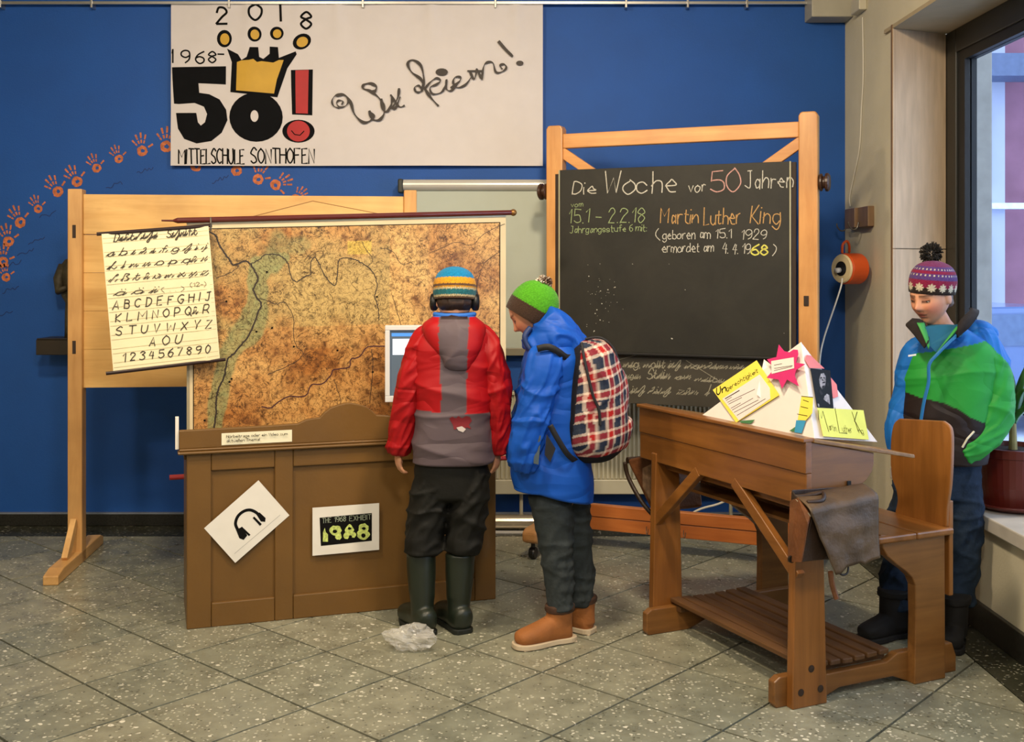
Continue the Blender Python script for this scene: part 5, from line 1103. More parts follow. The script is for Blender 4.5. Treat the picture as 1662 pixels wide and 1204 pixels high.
def hand(mb, wrist, dirv, palm_n, side=1, s=1.0, curl=.5):
    """palm with five separate, unequal, bent fingers; side=+1 puts the thumb on +x of the hand frame"""
    y = Vector(dirv).normalized(); z = Vector(palm_n); z = (z-y*z.dot(y)).normalized(); x = y.cross(z)
    M_ = Matrix(((x.x,y.x,z.x,wrist[0]),(x.y,y.y,z.y,wrist[1]),(x.z,y.z,z.z,wrist[2]),(0,0,0,1)))
    mb.ell((0,.042*s,0),(.036*s,.046*s,.014*s),16,10,M_)
    for k,(fx,ln,r_) in enumerate(((-.027,.052,.0075),(-.010,.062,.0082),(.008,.066,.0085),(.025,.060,.0082))):
        p = [Vector((fx*s,.062*s,0))]; a = 0
        for q,fr in enumerate((.45,.32,.23)):
            a += curl*(.55+.15*q); p.append(p[-1]+Vector((fx*.15*fr*s,math.cos(a)*ln*fr*s,-math.sin(a)*ln*fr*s)))
        mb.tube([tuple(M_@Vector(v)) for v in catmull([tuple(v) for v in p],3)],r_*s,8); mb.ell(tuple(M_@p[-1]),r_*s*.95,8,6)
    p = [Vector((side*.022*s,.012*s,-.002)),Vector((side*.042*s,.032*s,-.010*s)),Vector((side*.046*s,.055*s,-.02*s)),Vector((side*.040*s,.072*s,-.030*s))]
    mb.tube([tuple(M_@Vector(v)) for v in catmull([tuple(v) for v in p],3)],.0095*s,8); mb.ell(tuple(M_@p[-1]),.009*s,8,6)
SK = Vector(lin((214,156,122))); SKr = Vector(lin((204,120,92))); LIP = Vector(lin((176,84,76))); DK = Vector(lin((58,36,26)))
M_skin = vcol('skin',.5,sss=.08,var=.04,spec=.35,vs=40)
def head_frame(c, yaw, pitch, roll=0):
    """yaw 0 faces +y (away); positive turns to the left (-x)"""
    return Matrix.Translation(c)@Matrix.Rotation(yaw,4,'Z')@Matrix.Rotation(roll,4,'Y')@Matrix.Rotation(-pitch,4,'X')
def skin_paint(o, Hm):
    inv = Hm.inverted(); g = lambda x,c,s: math.exp(-((x-c)/s)**2)
    def fn(co):
        p = inv@co; c = SK.copy()
        if p.length < .16 and p.y > .02:
            for s in (-1,1): c = c.lerp(SKr,min(.75,.8*g(p.x,s*.045,.025)*g(p.z,-.030,.028)))
            c = c.lerp(SKr,.5*g(p.x,0,.012)*g(p.z,-.018,.012))
            l = g(p.x,0,.021)**2*(g(p.z,-.0465,.0055)+g(p.z,-.0585,.0055)); c = c.lerp(LIP,min(.8,l))
            c = c.lerp(DK,.9*max(0,min(1,(g(p.z,-.0525,.0024)*(1 if abs(p.x) < .021 else 0)))))
            for s in (-1,1):
                d = abs(p.x-s*.031); c = c.lerp(DK,.8*g(p.z,.030-.12*max(0,d-.01),.0050)*(1 if d < .023 else 0))
                c = c.lerp(DK,.98*min(1,1.3*g(p.z,.0045+8*d*d,.0052))*(1 if d < .0155 else 0)); c = c.lerp(SKr*.7,.35*g(d,0,.018)*g(p.z,.014,.009))
        return c
    paint(o,fn)
def feet(J,*prs):
    for s,(an,to) in zip('lr',prs):
        a_ = Vector((an.x,an.y,.095)); d = Vector((to.x-an.x,to.y-an.y,0)); J['an'+s] = a_; J['to'+s] = Vector((an.x,an.y,.055))+d*.35; J['kn'+s] = J['kn'+s]
def body_mesh(J, head, name='person', voxel=.006, detail=False, hands=()):
    """whole figure as ONE continuous surface. J: joints; limbs taper"""
    mb = MB(); h = head_mesh(detail); mb.add(h.v,h.f,head)
    tubes(mb,[J['chin'],J['neck']],[.046,.05],16)
    tubes(mb,[J['neck'],J['chest'],J['waist'],J['hip']],[.055,.098,.088,.086],20)
    for s in 'lr':
        tubes(mb,[J['chest']+Vector((0,0,.06)),J['sh'+s],J['el'+s],J['wr'+s]],[.06,.046,.036,.025],14)
        tubes(mb,[J['hip'],J['hip'].lerp(J['kn'+s],.25)+Vector((0,0,.02)),J['kn'+s],J['an'+s]],[.075,.062,.042,.026],14)
        tubes(mb,[J['an'+s],J['to'+s]],[.026,.018],12)
    for a in hands: hand(mb,*a)
    o = remesh(mb,name,M_skin,None,voxel,1); return o
M_eye = plain('eye_white',(206,196,186),.3,var=0); M_iris = plain('dark_iris',(34,22,16),.25,var=0)
def eyes(parent, Hm, yy=.0665):
    for s in (-1,1):
        e = MB().ell((s*.031,yy-.004,.0035),(.0120,.0090,.0034),14,10,Hm).build('eye',M_eye,parent,smooth=True)
        MB().ell((s*.031,yy+.0025,.0022),(.0075,.0034,.0036),12,8,Hm).build('iris',M_iris,e,smooth=True)
        MB().tube([tuple(Hm@Vector((s*.031+k*.0125,yy+.0042-.005*k*k,.0078-.0022*k*k))) for k in (-1,-.5,0,.5,1)],.0013,6).build('eyelash',M_iris,e)
# ---- knitted hats: dome in head space, rows painted
def hat(name, Hm, parent, prof, fn, label=None, n=140, rib=.0012, lift=0, oval=1.2, bump=.0):
    P_ = catmull(prof,8); mb = MB(); m_ = len(P_)
    for j,(r_,z) in enumerate(P_):
        for k in range(n):
            a = 2*math.pi*k/n; rr_ = r_+rib*math.sin(k*math.pi*2/n*48)*math.sin(j*1.9)
            mb.v.append((rr_*math.cos(a),rr_*math.sin(a)*oval,z))
    mb.f = [(i*n+k,i*n+(k+1)%n,(i+1)*n+(k+1)%n,(i+1)*n+k) for i in range(m_-1) for k in range(n)]+[tuple((m_-1)*n+k for k in range(n))]
    o = mb.build(name,M_knit,parent,smooth=True,label=label)
    paint(o,fn); o.data.transform(Hm); s_ = o.modifiers.new('solid','SOLIDIFY'); s_.thickness = .004; return o
M_knit = vcol('knitted_wool',.95,bump=.6,bs=260,sheen=.1,var=.2,vs=140,spec=.12)
def pompom(name, c, r_, parent, cols, seed):
    mb = MB(); rr_ = random.Random(seed)
    for i in range(420):
        d = Vector((rr_.gauss(0,1),rr_.gauss(0,1),rr_.gauss(0,1))).normalized(); q = d.cross(Vector((.3,.5,.8))).normalized()*.0028; e = c+d*r_*rr_.uniform(.9,1.12)+Vector((rr_.uniform(-.004,.004),)*3)
        b_ = c+d*r_*.3; w_ = d.cross(q).normalized()*.0028
        mb.add([tuple(b_),tuple(e+q),tuple(e-q*.5+w_),tuple(e-q*.5-w_)],[(0,1,2),(0,2,3),(0,3,1),(1,3,2)])
    o = mb.build(name,M_knit,parent); rs = random.Random(seed+1); ci = {}
    cl = [Vector(lin(k)) for k in cols]; me = o.data; a = me.color_attributes.new('Col','FLOAT_COLOR','POINT'); buf = []
    for i in range(len(me.vertices)):
        if i%4 == 0: cc = rs.choice(cl)
        buf += [cc[0],cc[1],cc[2],1]
    a.data.foreach_set('color',buf); return o
M_jac = vcol('jacket_shell',.55,bump=.12,bs=40,var=.06,spec=.3,vs=6,crease=.34)
V = Vector
def L(c): return V(lin(c))
# ================= boy in the red jacket (seen from behind)
bx = -.262; by = 4.56
def W1(px,py,dy=0): return P(px,py,by+dy)
H1 = head_frame(W1(738,488,.035),R(3),R(24))
J = dict(chin=W1(738,505,.01),neck=W1(737,530,-.02),chest=W1(735,600,0),waist=W1(735,680,0),hip=W1(733,745,0),
  shl=W1(690,560,0),ell=W1(660,650,.0),wrl=W1(646,728,.03),shr=W1(782,560,0),elr=W1(806,650,0),wrr=W1(806,728,.03),
  knl=W1(690,868,.02),anl=W1(684,1000,.0),tol=W1(672,1012,.10),knr=W1(752,868,.02),anr=W1(742,1000,0),tor=W1(733,1012,.10))
feet(J,(P(686,1000,4.53),P(664,1000,4.66)),(P(744,1000,4.56),P(722,1000,4.69)))
p1 = body_mesh(J,H1,hands=[(tuple(W1(646,731,.03)),(.02,.1,-1),(-1,-.5,0),1,.9,.55),(tuple(W1(806,731,.03)),(-.02,.1,-1),(1,-.5,0),-1,.9,.55)])
tag(p1,'person seen from behind in red and grey jacket, striped knitted hat and green rubber boots','person','children at the counter'); skin_paint(p1,H1); del p1['group']
cR,cG,cB_,cD_ = L((158,10,18)),L((88,76,82)),L((34,100,190)),L((40,22,26))
def torso_paint1(co):
    dx = abs(co.x-bx-.012)
    if co.z < .927+.008*math.sin(co.x*9): return cG
    if co.y < by+.02 and dx < .060-.010*max(0,(1.25-co.z)/.3): return cG
    return cR
secs = [(W1(736,754),.158,.112,0),(W1(736,748),.166,.120,0),(W1(736,735),.168,.126,0),(W1(736,705),.166,.128,0),(W1(736,668),.158,.122,0),(W1(736,655),.160,.124,0),(W1(735,610),.165,.125,0),(W1(736,575),.164,.118,0),(W1(737,555),.160,.108,0),(W1(738,540),.142,.095,0),(W1(738,527),.112,.082,0),(W1(738,516),.080,.07,0)]
jk = loft(secs,120,150,2.5,.0058,(2,2,5.5),3,fixed='z').build('jacket',M_jac,p1,smooth=True); paint(jk,torso_paint1)
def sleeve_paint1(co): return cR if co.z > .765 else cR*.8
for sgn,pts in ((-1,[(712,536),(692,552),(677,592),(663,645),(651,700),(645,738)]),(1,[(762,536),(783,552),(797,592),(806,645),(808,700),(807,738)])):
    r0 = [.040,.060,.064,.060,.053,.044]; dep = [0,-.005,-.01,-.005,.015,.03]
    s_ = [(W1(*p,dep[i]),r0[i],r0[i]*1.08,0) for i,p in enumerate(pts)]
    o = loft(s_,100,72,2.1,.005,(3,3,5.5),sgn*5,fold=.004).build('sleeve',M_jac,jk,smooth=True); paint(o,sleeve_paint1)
# hood hanging down the back: a pouch with grey centre band, blue lining at the collar
hs = [(W1(738,506,-.010),.070,.060,0),(W1(738,514,-.020),.092,.074,0),(W1(738,526,-.035),.128,.085,0),(W1(738,540,-.050),.132,.082,0),(W1(739,560,-.070),.112,.070,0),(W1(742,578,-.085),.082,.058,0),(W1(744,594,-.092),.056,.046,0),(W1(745,603,-.090),.040,.030,0)]
o = loft(hs,80,100,2.3,.006,(4,4,5),9,fixed='z').build('hood',M_jac,jk,smooth=True); paint(o,lambda co: (cD_*.9 if co.z > 1.302 and abs(co.x-bx-.012) < .055 else cB_ if co.z > 1.312+.1*abs(co.x-bx)*0 else cG if abs(co.x-bx-.012) < .062-.05*max(0,1.25-co.z) else cR))
cf = [tuple(P(738,509,by-.0)+V((.082*math.cos(a*math.pi/12),.072*math.sin(a*math.pi/12)-.01,.004*math.cos(a*math.pi/6)-.006*abs(math.cos(a*math.pi/12))))) for a in range(25)]
MB().tube(cf,.010,10).build('collar_lining',plain('blue_lining',(36,104,196),.7,var=.05),jk,smooth=True)
mb = MB(); rr = random.Random(8); BPL = Plane((bx,by-.1325,0),(1,0,0))
for (cx,cy,rx,ry,kx) in ((745,684,9,7,0),(757,681,8,6,0),(750,692,14,5,0),(738,681,6,5,0)): pass
e1 = [(729,680),(734,676),(740,680),(744,675),(750,680),(757,676),(764,679),(768,685),(762,690),(767,697),(758,694),(752,699),(744,695),(737,698),(735,690)]
lg = MB().flat(pxpoly(BPL,e1),0,BPL.mat()); lo = lg.build('back_emblem',plain('dark_red_print',(126,26,36),.6,var=.1),jk)
lo2 = MB().flat(pxpoly(BPL,[(741,694),(750,692),(757,697),(752,702),(744,699)]),.0012,BPL.mat()).build('back_emblem',plain('pale_print',(196,186,182),.6,var=0),jk)
for q in (lo,lo2):
    s_ = q.modifiers.new('sub','SUBSURF'); s_.subdivision_type = 'SIMPLE'; s_.levels = 3; s_.render_levels = 3; w_ = q.modifiers.new('w','SHRINKWRAP'); w_.target = jk; w_.offset = .002 if q is lo else .003
M_trk = vcol('black_trousers',.7,bump=.3,bs=60,var=.15,spec=.25)
def trousers(name, parent, legs, hipc, colr, mat_, wr=.005, seed=0, vox=.007, extra=None, hipr=(.150,.105),drop=0):
    mb = loft([(hipc+V((0,0,.11)),hipr[0]*.9,hipr[1]*.95,0),(hipc+V((0,0,.04)),hipr[0],hipr[1],0),(hipc+V((0,0,-.04)),hipr[0]*1.02,hipr[1],0),(hipc+V((0,0,-.075-drop)),hipr[0]*.92,hipr[1]*.9,0)],30,48,2.4,fixed='z')
    for pts,rs in legs:
        q = loft([(p,r_,r_*1.06,0) for p,r_ in zip(pts,rs)],100,48,2.1,wr,(5,5,14),seed,fold=wr*.8); mb.add(q.v,q.f)
    o = remesh(mb,name,mat_,parent,vox,2); paint(o,lambda co: colr); return o
tr1 = trousers('trousers',p1,[([W1(706,755),W1(700,800),W1(691,850),W1(686,884),W1(684,900)],[.078,.086,.080,.080,.066]),([W1(764,755),W1(762,800),W1(757,850),W1(752,884),W1(750,898)],[.078,.084,.078,.078,.064])],W1(733,745),L((20,20,17)),M_trk,.007,2,drop=.10)
M_boot = plain('dark_green_rubber',(26,34,24),.42,var=.1,coat=.1)
def rubber(c_an, toe, top, rt):
    mb = loft([(top,rt,rt*1.05,0),(top.lerp(c_an,.3),rt*1.0,rt*1.02,0),(top.lerp(c_an,.62),rt*.88,rt*.92,0),(top.lerp(c_an,.86),rt*.78,rt*.85,0),(c_an,rt*.80,rt*.9,0)],60,40,2.1,.0012,(3,3,12),1,fixed='z',cap=True)
    d = V((toe.x-c_an.x,toe.y-c_an.y,0)); a_ = math.atan2(d.y,d.x)-math.pi/2
    f = V((c_an.x,c_an.y,0)); ft = [(f+d*-.52+V((0,0,.050)),.020,.03,a_),(f+d*-.44+V((0,0,.054)),.038,.048,a_),(f+d*-.15+V((0,0,.060)),.048,.058,a_),(f+d*.35+V((0,0,.058)),.048,.052,a_),(f+d*.8+V((0,0,.048)),.053,.044,a_),(f+d*1.15+V((0,0,.042)),.046,.036,a_),(f+d*1.32+V((0,0,.036)),.022,.018,a_)]
    q = loft(ft,40,40,2.3,cap=True); mb.add(q.v,q.f); return mb
for (top,an,toe) in ((W1(683,893),P(686,1000,4.53),P(664,1000,4.66)),(W1(747,893),P(744,1000,4.56),P(722,1000,4.69))):
    bo = remesh(rubber(V((an.x,an.y,.06)),V((toe.x,toe.y,0)),top,.061),'rubber_boot',M_boot,p1,.005,3)
    d = V((toe.x-an.x,toe.y-an.y,0)); f = V((an.x,an.y,0)); a_ = math.atan2(d.y,d.x)-math.pi/2
    ol = [(-.045,-.045),(-.03,-.06),(.03,-.06),(.045,-.045),(.046,.04),(.055,.11),(.040,.155),(0,.172),(-.038,.155),(-.053,.11),(-.046,.04)]; M2 = Matrix.Translation(f)@Matrix.Rotation(a_,4,'Z'); s_ = d.length/.13
    MB().prism([(x,y*s_) for x,y in ol],0,.022,M2).build('sole',plain('black_green_sole',(16,22,16),.6,var=0),bo,bevel=.004)
# striped beanie
cs = [L((24,120,168)),L((214,150,40)),L((92,68,50)),L((196,180,140)),L((40,104,112)),L((150,140,110))]
def beanie1(co):
    z = co.z; j = .0015*math.sin(math.atan2(co.y,co.x)*60)
    z += j
    if z > .093: return cs[0]
    if z > .066: return cs[1] if (z*240)%2 < 1.5 else cs[1]*.75
    if z > .056: return cs[2]
    if z > .050: return cs[1]*.7
    if z > .043: return cs[3]*(.6 if int(math.atan2(co.y,co.x)*22)%2 else 1)
    if z > .020: return cs[4] if (z*300)%2 < 1.2 else cs[4]*.7
    if z > .012: return cs[3]*(.6 if int(math.atan2(co.y,co.x)*22)%2 else 1)
    return cs[2]*.8
Hh = Matrix.Translation(W1(738,488,.02))@Matrix.Rotation(R(-6),4,'X')
hat('knitted_hat',Hh,p1,[(.086,.004),(.0885,.02),(.090,.045),(.0885,.07),(.083,.092),(.070,.116),(.048,.133),(.022,.142),(.001,.144)],beanie1,'turquoise, orange and brown striped knitted hat',oval=1.12,rib=.0016)
M_hair = plain('dark_brown_hair',(52,34,24),.6,var=.4,vs=60,stretch=(4,4,.6))
o = loft([(W1(738,480,.02),.078,.085,0),(W1(738,492,.015),.077,.082,0),(W1(738,500,.02),.066,.07,0),(W1(738,506,.03),.05,.05,0)],20,60,2,.003,(20,20,4),1,fixed='z').build('hair',M_hair,p1,smooth=True)
hp = thing('headphones','black headphones worn over the striped hat by boy in red','headphones',tuple(W1(738,488,.03)))
for s in (-1,1):
    MB().lathe([(0,0),(.026,0),(.036,.008),(.038,.02),(.034,.03),(.02,.034),(0,.034)],20,Matrix.Translation((s*.070,.0,-.006))@Matrix.Rotation(R(90*s),4,'Y')).build('ear_cup',M_black,hp,smooth=True)
MB().tube([(.094*math.cos(a*math.pi/16),.045+.02*math.sin(a*math.pi/16),.094*1.25*math.sin(a*math.pi/16)) for a in range(17)],.006,8).build('headband',M_black,hp,smooth=True)
# ================= boy in the blue jacket (profile to the left, leaning forward)
b2 = 4.44
def W2(px,py,dy=0): return P(px,py,b2+dy)
H2 = head_frame(W2(862,507,.03),R(72),R(38))
J = dict(chin=W2(868,535,.02),neck=W2(892,556,0),chest=W2(905,620,0),waist=W2(912,700,0),hip=W2(910,765,0),
  shl=W2(893,585,-.12),ell=W2(870,680,-.12),wrl=W2(868,732,-.08),shr=W2(893,590,.13),elr=W2(866,680,.13),wrr=W2(868,732,.09),
  knl=W2(905,885,-.03),anl=W2(908,1005,-.03),tol=W2(870,1030,-.03),knr=W2(935,885,.08),anr=W2(942,990,.09),tor=W2(915,1003,.09))
feet(J,(P(907,1000,4.41),P(843,1000,4.33)),(P(944,1000,4.54),P(895,1000,4.62)))
p2 = body_mesh(J,H2,voxel=.005,detail=True,hands=[(tuple(W2(872,738,-.07)),(.4,.3,-1),(0,-1,0),1,.8,.6),(tuple(W2(872,738,.08)),(.4,-.3,-1),(0,1,0),-1,.8,.6)])
eyes(p2,H2); tag(p2,'person in blue hooded jacket and green pompom hat, leaning towards the monitor with a backpack','person'); skin_paint(p2,H2)
cBl = L((8,76,172)); cBd = L((10,58,150))
hxo = .16
secs = [(W2(898,803),.152,.14,0),(W2(897,797),.160,.150,0),(W2(896,775),.164,.154,0),(W2(895,745),.160,.152,0),(W2(898,700),.146,.148,0),(W2(900,650),.136,.148,0),(W2(900,600),.126,.150,0),(W2(897,570),.105,.150,0),(W2(892,548),.075,.10,0),(W2(889,538),.05,.07,0)]
jk2 = loft(secs,120,150,2.4,.006,(2.4,2.4,5),13,fixed='z')
for i,v in enumerate(jk2.v):   # back hem hangs lower
    x,y,z = v
    if z < .75: z -= .045*max(-.35,(x-W2(898,800).x)/.16)*(1-(z-.58)/.17 if z > .58 else 1)
    jk2.v[i] = (x,y,z)
jk2 = jk2.build('jacket',M_jac,p2,smooth=True); paint(jk2,lambda co: cBl)
for sg,dy,off in ((-1,-.135,(0,0)),(1,.14,(-6,-2))):
    pts = [(896,574),(884,592),(872,640),(862,690),(852,726),(850,762)]; r0 = [.05,.072,.070,.068,.064,.050]; dep = [.04,0,-.01,-.02,-.015,.015]
    s_ = [(W2(p[0]+off[0],p[1]+off[1],dy+(dep[i] if sg < 0 else -dep[i])),r0[i],r0[i],0) for i,p in enumerate(pts)]
    o = loft(s_,100,72,2.1,.0055,(3,3,5.5),7+sg,fold=.005).build('sleeve',M_jac,jk2,smooth=True); paint(o,lambda co: cBl)
# hood bunched behind the neck, with its peak
hs = [(W2(862,540,-.0),.040,.085,0),(W2(880,535,0),.058,.115,0),(W2(900,524,0),.075,.125,0),(W2(920,540,0),.070,.12,0),(W2(934,556,0),.045,.09,0)]
mb = loft([(W2(890,570,0),.105,.13,0),(W2(894,556,0),.120,.135,0),(W2(898,540,0),.108,.13,0),(W2(900,524,0),.080,.115,0),(W2(899,508,0),.050,.085,0),(W2(896,496,0),.022,.05,0)],50,70,2.2,.004,(4,4,4),4,fixed='z')
q = loft([(W2(862,530,0),.020,.060,0),(W2(866,545,0),.034,.085,0),(W2(880,562,0),.062,.11,0)],20,48,2.2,fixed='z'); mb.add(q.v,q.f)
q = loft([(W2(915,535,0),.05,.10,0),(W2(930,545,0),.045,.095,0),(W2(934,560,0),.05,.1,0),(W2(920,574,0),.06,.1,0)],24,48,2.2,fixed='z'); mb.add(q.v,q.f)
o = remesh(mb,'hood',M_jac,jk2,.006,3); mm = o.data; hc_ = W2(896,548,0)
for v in mm.vertices: v.co += (v.co-hc_).normalized()*.012*(max(0,1-3.2*abs(noise.noise(V((v.co.x*11+v.co.z*6,v.co.y*6,v.co.z*10)))))-.35)
paint(o,lambda co: cBl)
MB().tube(catmull([tuple(W2(861,532,-.07)),tuple(W2(852,545,-.085)),tuple(W2(856,560,-.09)),tuple(W2(868,572,-.10))],5),.012,10).build('collar_edge',plain('dark_blue_collar',(14,40,90),.6,var=.1),jk2,smooth=True)
MB().add([tuple(W2(868,705,-.205)),tuple(W2(878,707,-.205)),tuple(W2(874,754,-.20)),tuple(W2(866,752,-.20))],[(0,1,2,3)]).build('reflective_strip',plain('grey_strip',(70,84,92),.5,var=.1),jk2)
jean2 = vcol('grey_denim',.85,bump=.4,bs=90,var=.16,spec=.2,vs=40)
trousers('trousers',p2,[([W2(893,795,-.02),W2(898,840,-.03),W2(903,885,-.03),W2(907,940,-.03),W2(909,975,-.03),W2(910,992,-.03)],[.088,.080,.068,.058,.054,.050]),([W2(928,790,.06),W2(930,840,.07),W2(938,885,.08),W2(942,940,.09),W2(942,968,.09),W2(942,984,.09)],[.075,.070,.062,.055,.052,.048])],W2(908,765,.0),L((50,56,58)),jean2,.005,4,hipr=(.10,.12))
M_suede = plain('tan_nubuck',(150,92,42),.75,var=.14,vs=18,bump=.15,bs=120); M_solec = plain('cream_sole',(196,178,150),.6,var=.08); M_cuff = plain('dark_brown_cuff',(66,42,26),.8,var=.3,vs=40)
def boot(parent, ank, toe, ht, m, ms, name='boot', lace=True, k=1.0, cuffm=None):
    d = V((toe.x-ank.x,toe.y-ank.y,0)); a_ = math.atan2(d.y,d.x)-math.pi/2; Ld = d.length; M2 = Matrix.Translation(V((ank.x,ank.y,0)))@Matrix.Rotation(a_,4,'Z')
    y = lambda t: t*Ld
    def q(secs_): return loft([(M2@V(c),rx,ry,a_) for c,rx,ry in secs_],44,44,2.3)
    mb = loft([(M2@V((0,y(-.02),ht)),.047*k,.055*k,a_),(M2@V((0,y(-.02),ht*.8)),.046*k,.054*k,a_),(M2@V((0,0,.075)),.043*k,.056*k,a_),(M2@V((0,0,.03)),.042*k,.06*k,a_)],30,44,2.2,fixed='z')
    f = q([((0,y(-.30),.055),.026,.035),((0,y(-.18),.05),.040,.045),((0,y(.15),.062),.043,.052),((0,y(.45),.054),.045,.044),((0,y(.72),.047),.048,.036),((0,y(.92),.042),.044,.031),((0,y(1.04),.038),.032,.024),((0,y(1.10),.035),.016,.012)]); mb.add(f.v,f.f)
    o = remesh(mb,name,m,parent,.004,3)
    ol = [(-.030,-.36),(-.018,-.40),(.018,-.40),(.030,-.36),(.042,-.2),(.038,.15),(.050,.6),(.048,.9),(.030,1.1),(0,1.15),(-.030,1.1),(-.048,.9),(-.050,.6),(-.038,.15),(-.042,-.2)]
    ol = [(x*1.05,yy*Ld) for x,yy in ol]; mb = MB(); mb.prism(catmull(ol+[ol[0]],3)[:-1],.004,.024,M2); mb.box((-.036,y(-.38),0),(.036,y(.05),.006),M2); mb.box((-.045,y(.45),0),(.045,y(1.0),.006),M2); mb.build('sole',ms,o,bevel=.003)
    if lace:
        for i in range(5):
            t = .06+i*.12; z = .125-.016*i
            MB().tube([tuple(M2@V((-.030,y(t)-.0,z-.004))),tuple(M2@V((0,y(t)+.012,z+.014))),tuple(M2@V((.030,y(t),z-.004)))],.0028,6).build('lace',plain('tan_lace',(132,78,40),.7,var=0),o)
    if cuffm: loft([(M2@V((0,y(-.03),ht+.006)),.052*k,.060*k,a_),(M2@V((0,y(-.03),ht-.014)),.055*k,.062*k,a_),(M2@V((0,y(-.02),ht-.036)),.051*k,.059*k,a_)],14,40,2.1,.002,(20,20,20),fixed='z').build('cuff',cuffm,o,smooth=True)
    return o
a_ = P(907,1000,4.41); t_ = P(843,1000,4.33); boot(p2,V((a_.x,a_.y,0)),V((t_.x,t_.y,0)),.155,M_suede,M_solec,'ankle_boot',cuffm=M_cuff)
a_ = P(944,1000,4.54); t_ = P(895,1000,4.62); boot(p2,V((a_.x,a_.y,0)),V((t_.x,t_.y,0)),.155,M_suede,M_solec,'ankle_boot',cuffm=M_cuff)
gA,gB,br_ = L((76,150,32)),L((66,136,28)),L((60,44,34))
def beanie2(co):
    z = co.z+.0012*math.sin(math.atan2(co.y,co.x)*50); k = 1 if (z*260)%2 < 1.3 else .8
    return (gA*k if z > .046 else br_*(.9 if (z*300)%2 < 1.2 else 1.1))
Hh = Matrix.Translation(W2(864,503,.03))@Matrix.Rotation(R(26),4,'Y')@Matrix.Rotation(R(90),4,'Z')
Hh = Matrix.Translation(W2(866,502,.02))@Matrix.Rotation(R(-10),4,'Y')@Matrix.Rotation(R(90),4,'Z')
Hh = Matrix.Translation(W2(857,513,.02))@Matrix.Rotation(R(30),4,'Y')@Matrix.Rotation(R(90),4,'Z')
hat('knitted_hat',Hh,p2,[(.088,-.012),(.091,.01),(.092,.04),(.090,.065),(.083,.092),(.070,.118),(.050,.138),(.024,.150),(.001,.153)],beanie2,'lime green knitted hat with brown brim',oval=1.10,rib=.0018)
pompom('pompom',W2(882,461,.02),.034,p2,((226,216,200),(70,50,40),(180,160,140),(110,84,66)),3)
# ---- plaid backpack
pk = thing('plaid_backpack','red, white and navy plaid backpack on the back of person in blue','backpack',tuple(W2(965,650,0)))
O_ = W2(965,650,0)
def q2(px,py,dy=0): return W2(px,py,dy)-O_
nv,rd_,wh,sk = L((30,38,58)),L((158,28,28)),L((216,196,178)),L((60,70,88))
def plaid(co):
    d = V((co.x,co.y,co.z)); u = d.y*1.0+d.x*.95; v = d.z-d.x*.30
    u = u*1.0; P_ = .082
    def band(t):
        t = (t/P_+100)%1
        return 0 if t < .26 else (1 if t < .38 else (2 if t < .66 else (1 if t < .78 else 3)))
    a,b_ = band(u+.018*noise.noise(d*7)),band(v+.02*noise.noise(d*6+V((3,1,2))))
    pal = {0:nv,1:wh,2:rd_,3:sk*.6}
    c = pal[a]*.5+pal[b_]*.5
    if a == 2 and b_ == 2: c = rd_
    if a == 1 and b_ == 1: c = wh
    if a == 0 and b_ == 0: c = nv
    return c
M_plaid = vcol('plaid_canvas',.8,bump=.25,bs=150,var=.12,spec=.2,vs=60)
tilt = 0
secs = [(q2(958,549,-.01),.045,.055,0),(q2(960,557,-.01),.078,.12,0),(q2(961,580,-.01),.104,.155,0),(q2(964,625,-.01),.122,.168,0),(q2(966,680,-.01),.134,.172,0),(q2(966,715,-.01),.128,.168,0),(q2(962,738,-.01),.088,.13,0),(q2(958,748,-.01),.04,.07,0)]
o = loft(secs,150,150,2.7,.0045,(5,5,7),2,fixed='z').build('main_bag',M_plaid,pk,smooth=True); paint(o,lambda co: plaid(co) if co.x-.1*(co.z) > -.085 and co.z > -.205+.25*max(0,co.x) else L((24,24,30)))
secs = [(q2(1000,672),.030,.06,0),(q2(1003,680),.058,.10,0),(q2(1001,700),.060,.112,0),(q2(994,722),.054,.10,0),(q2(986,734),.03,.06,0)]
o2 = loft(secs,70,100,2.7,.003,(5,5,7),5,fixed='z').build('front_pocket',M_plaid,pk,smooth=True); paint(o2,plaid)
secs = [(q2(986,585),.025,.05,0),(q2(993,600),.048,.085,0),(q2(999,630),.054,.10,0),(q2(1001,655),.045,.09,0),(q2(1000,668),.025,.05,0)]
o3 = loft(secs,60,100,2.6,.003,(5,5,7),8,fixed='z').build('upper_pocket',M_plaid,pk,smooth=True); paint(o3,plaid)
M_strap = plain('black_webbing',(18,18,22),.7,var=.1)
def strap(pts,w_,name='strap',parent=pk,th=.004,side=(0,1,0)):
    q = [V(p) for p in catmull([tuple(p) for p in pts],6)]; mb = MB(); sd_ = V(side)
    for i,p in enumerate(q):
        t = (q[min(i+1,len(q)-1)]-q[max(i-1,0)]).normalized(); b_ = t.cross(sd_).normalized() if False else None
        x = t.cross(V(side)).normalized(); n_ = V(side)
        mb.v += [tuple(p+x*w_/2),tuple(p-x*w_/2)]
    mb.f = [(2*i,2*i+1,2*i+3,2*i+2) for i in range(len(q)-1)]; o = mb.build(name,M_strap,parent,smooth=True); s_ = o.modifiers.new('s','SOLIDIFY'); s_.thickness = th; s_.offset = 0; return o
MB().tube(catmull([tuple(q2(944,556,-.135)),tuple(q2(950,590,-.172)),tuple(q2(962,640,-.184)),tuple(q2(972,665,-.184)),tuple(q2(974,690,-.184))],6),.006,8).build('zip_piping',M_strap,pk)
MB().tube(catmull([tuple(q2(950,550,-.07)),tuple(q2(975,548,-.085)),tuple(q2(995,565,-.09)),tuple(q2(1008,600,-.085)),tuple(q2(1015,640,-.08))],6),.005,8).build('zip_piping',M_strap,pk)
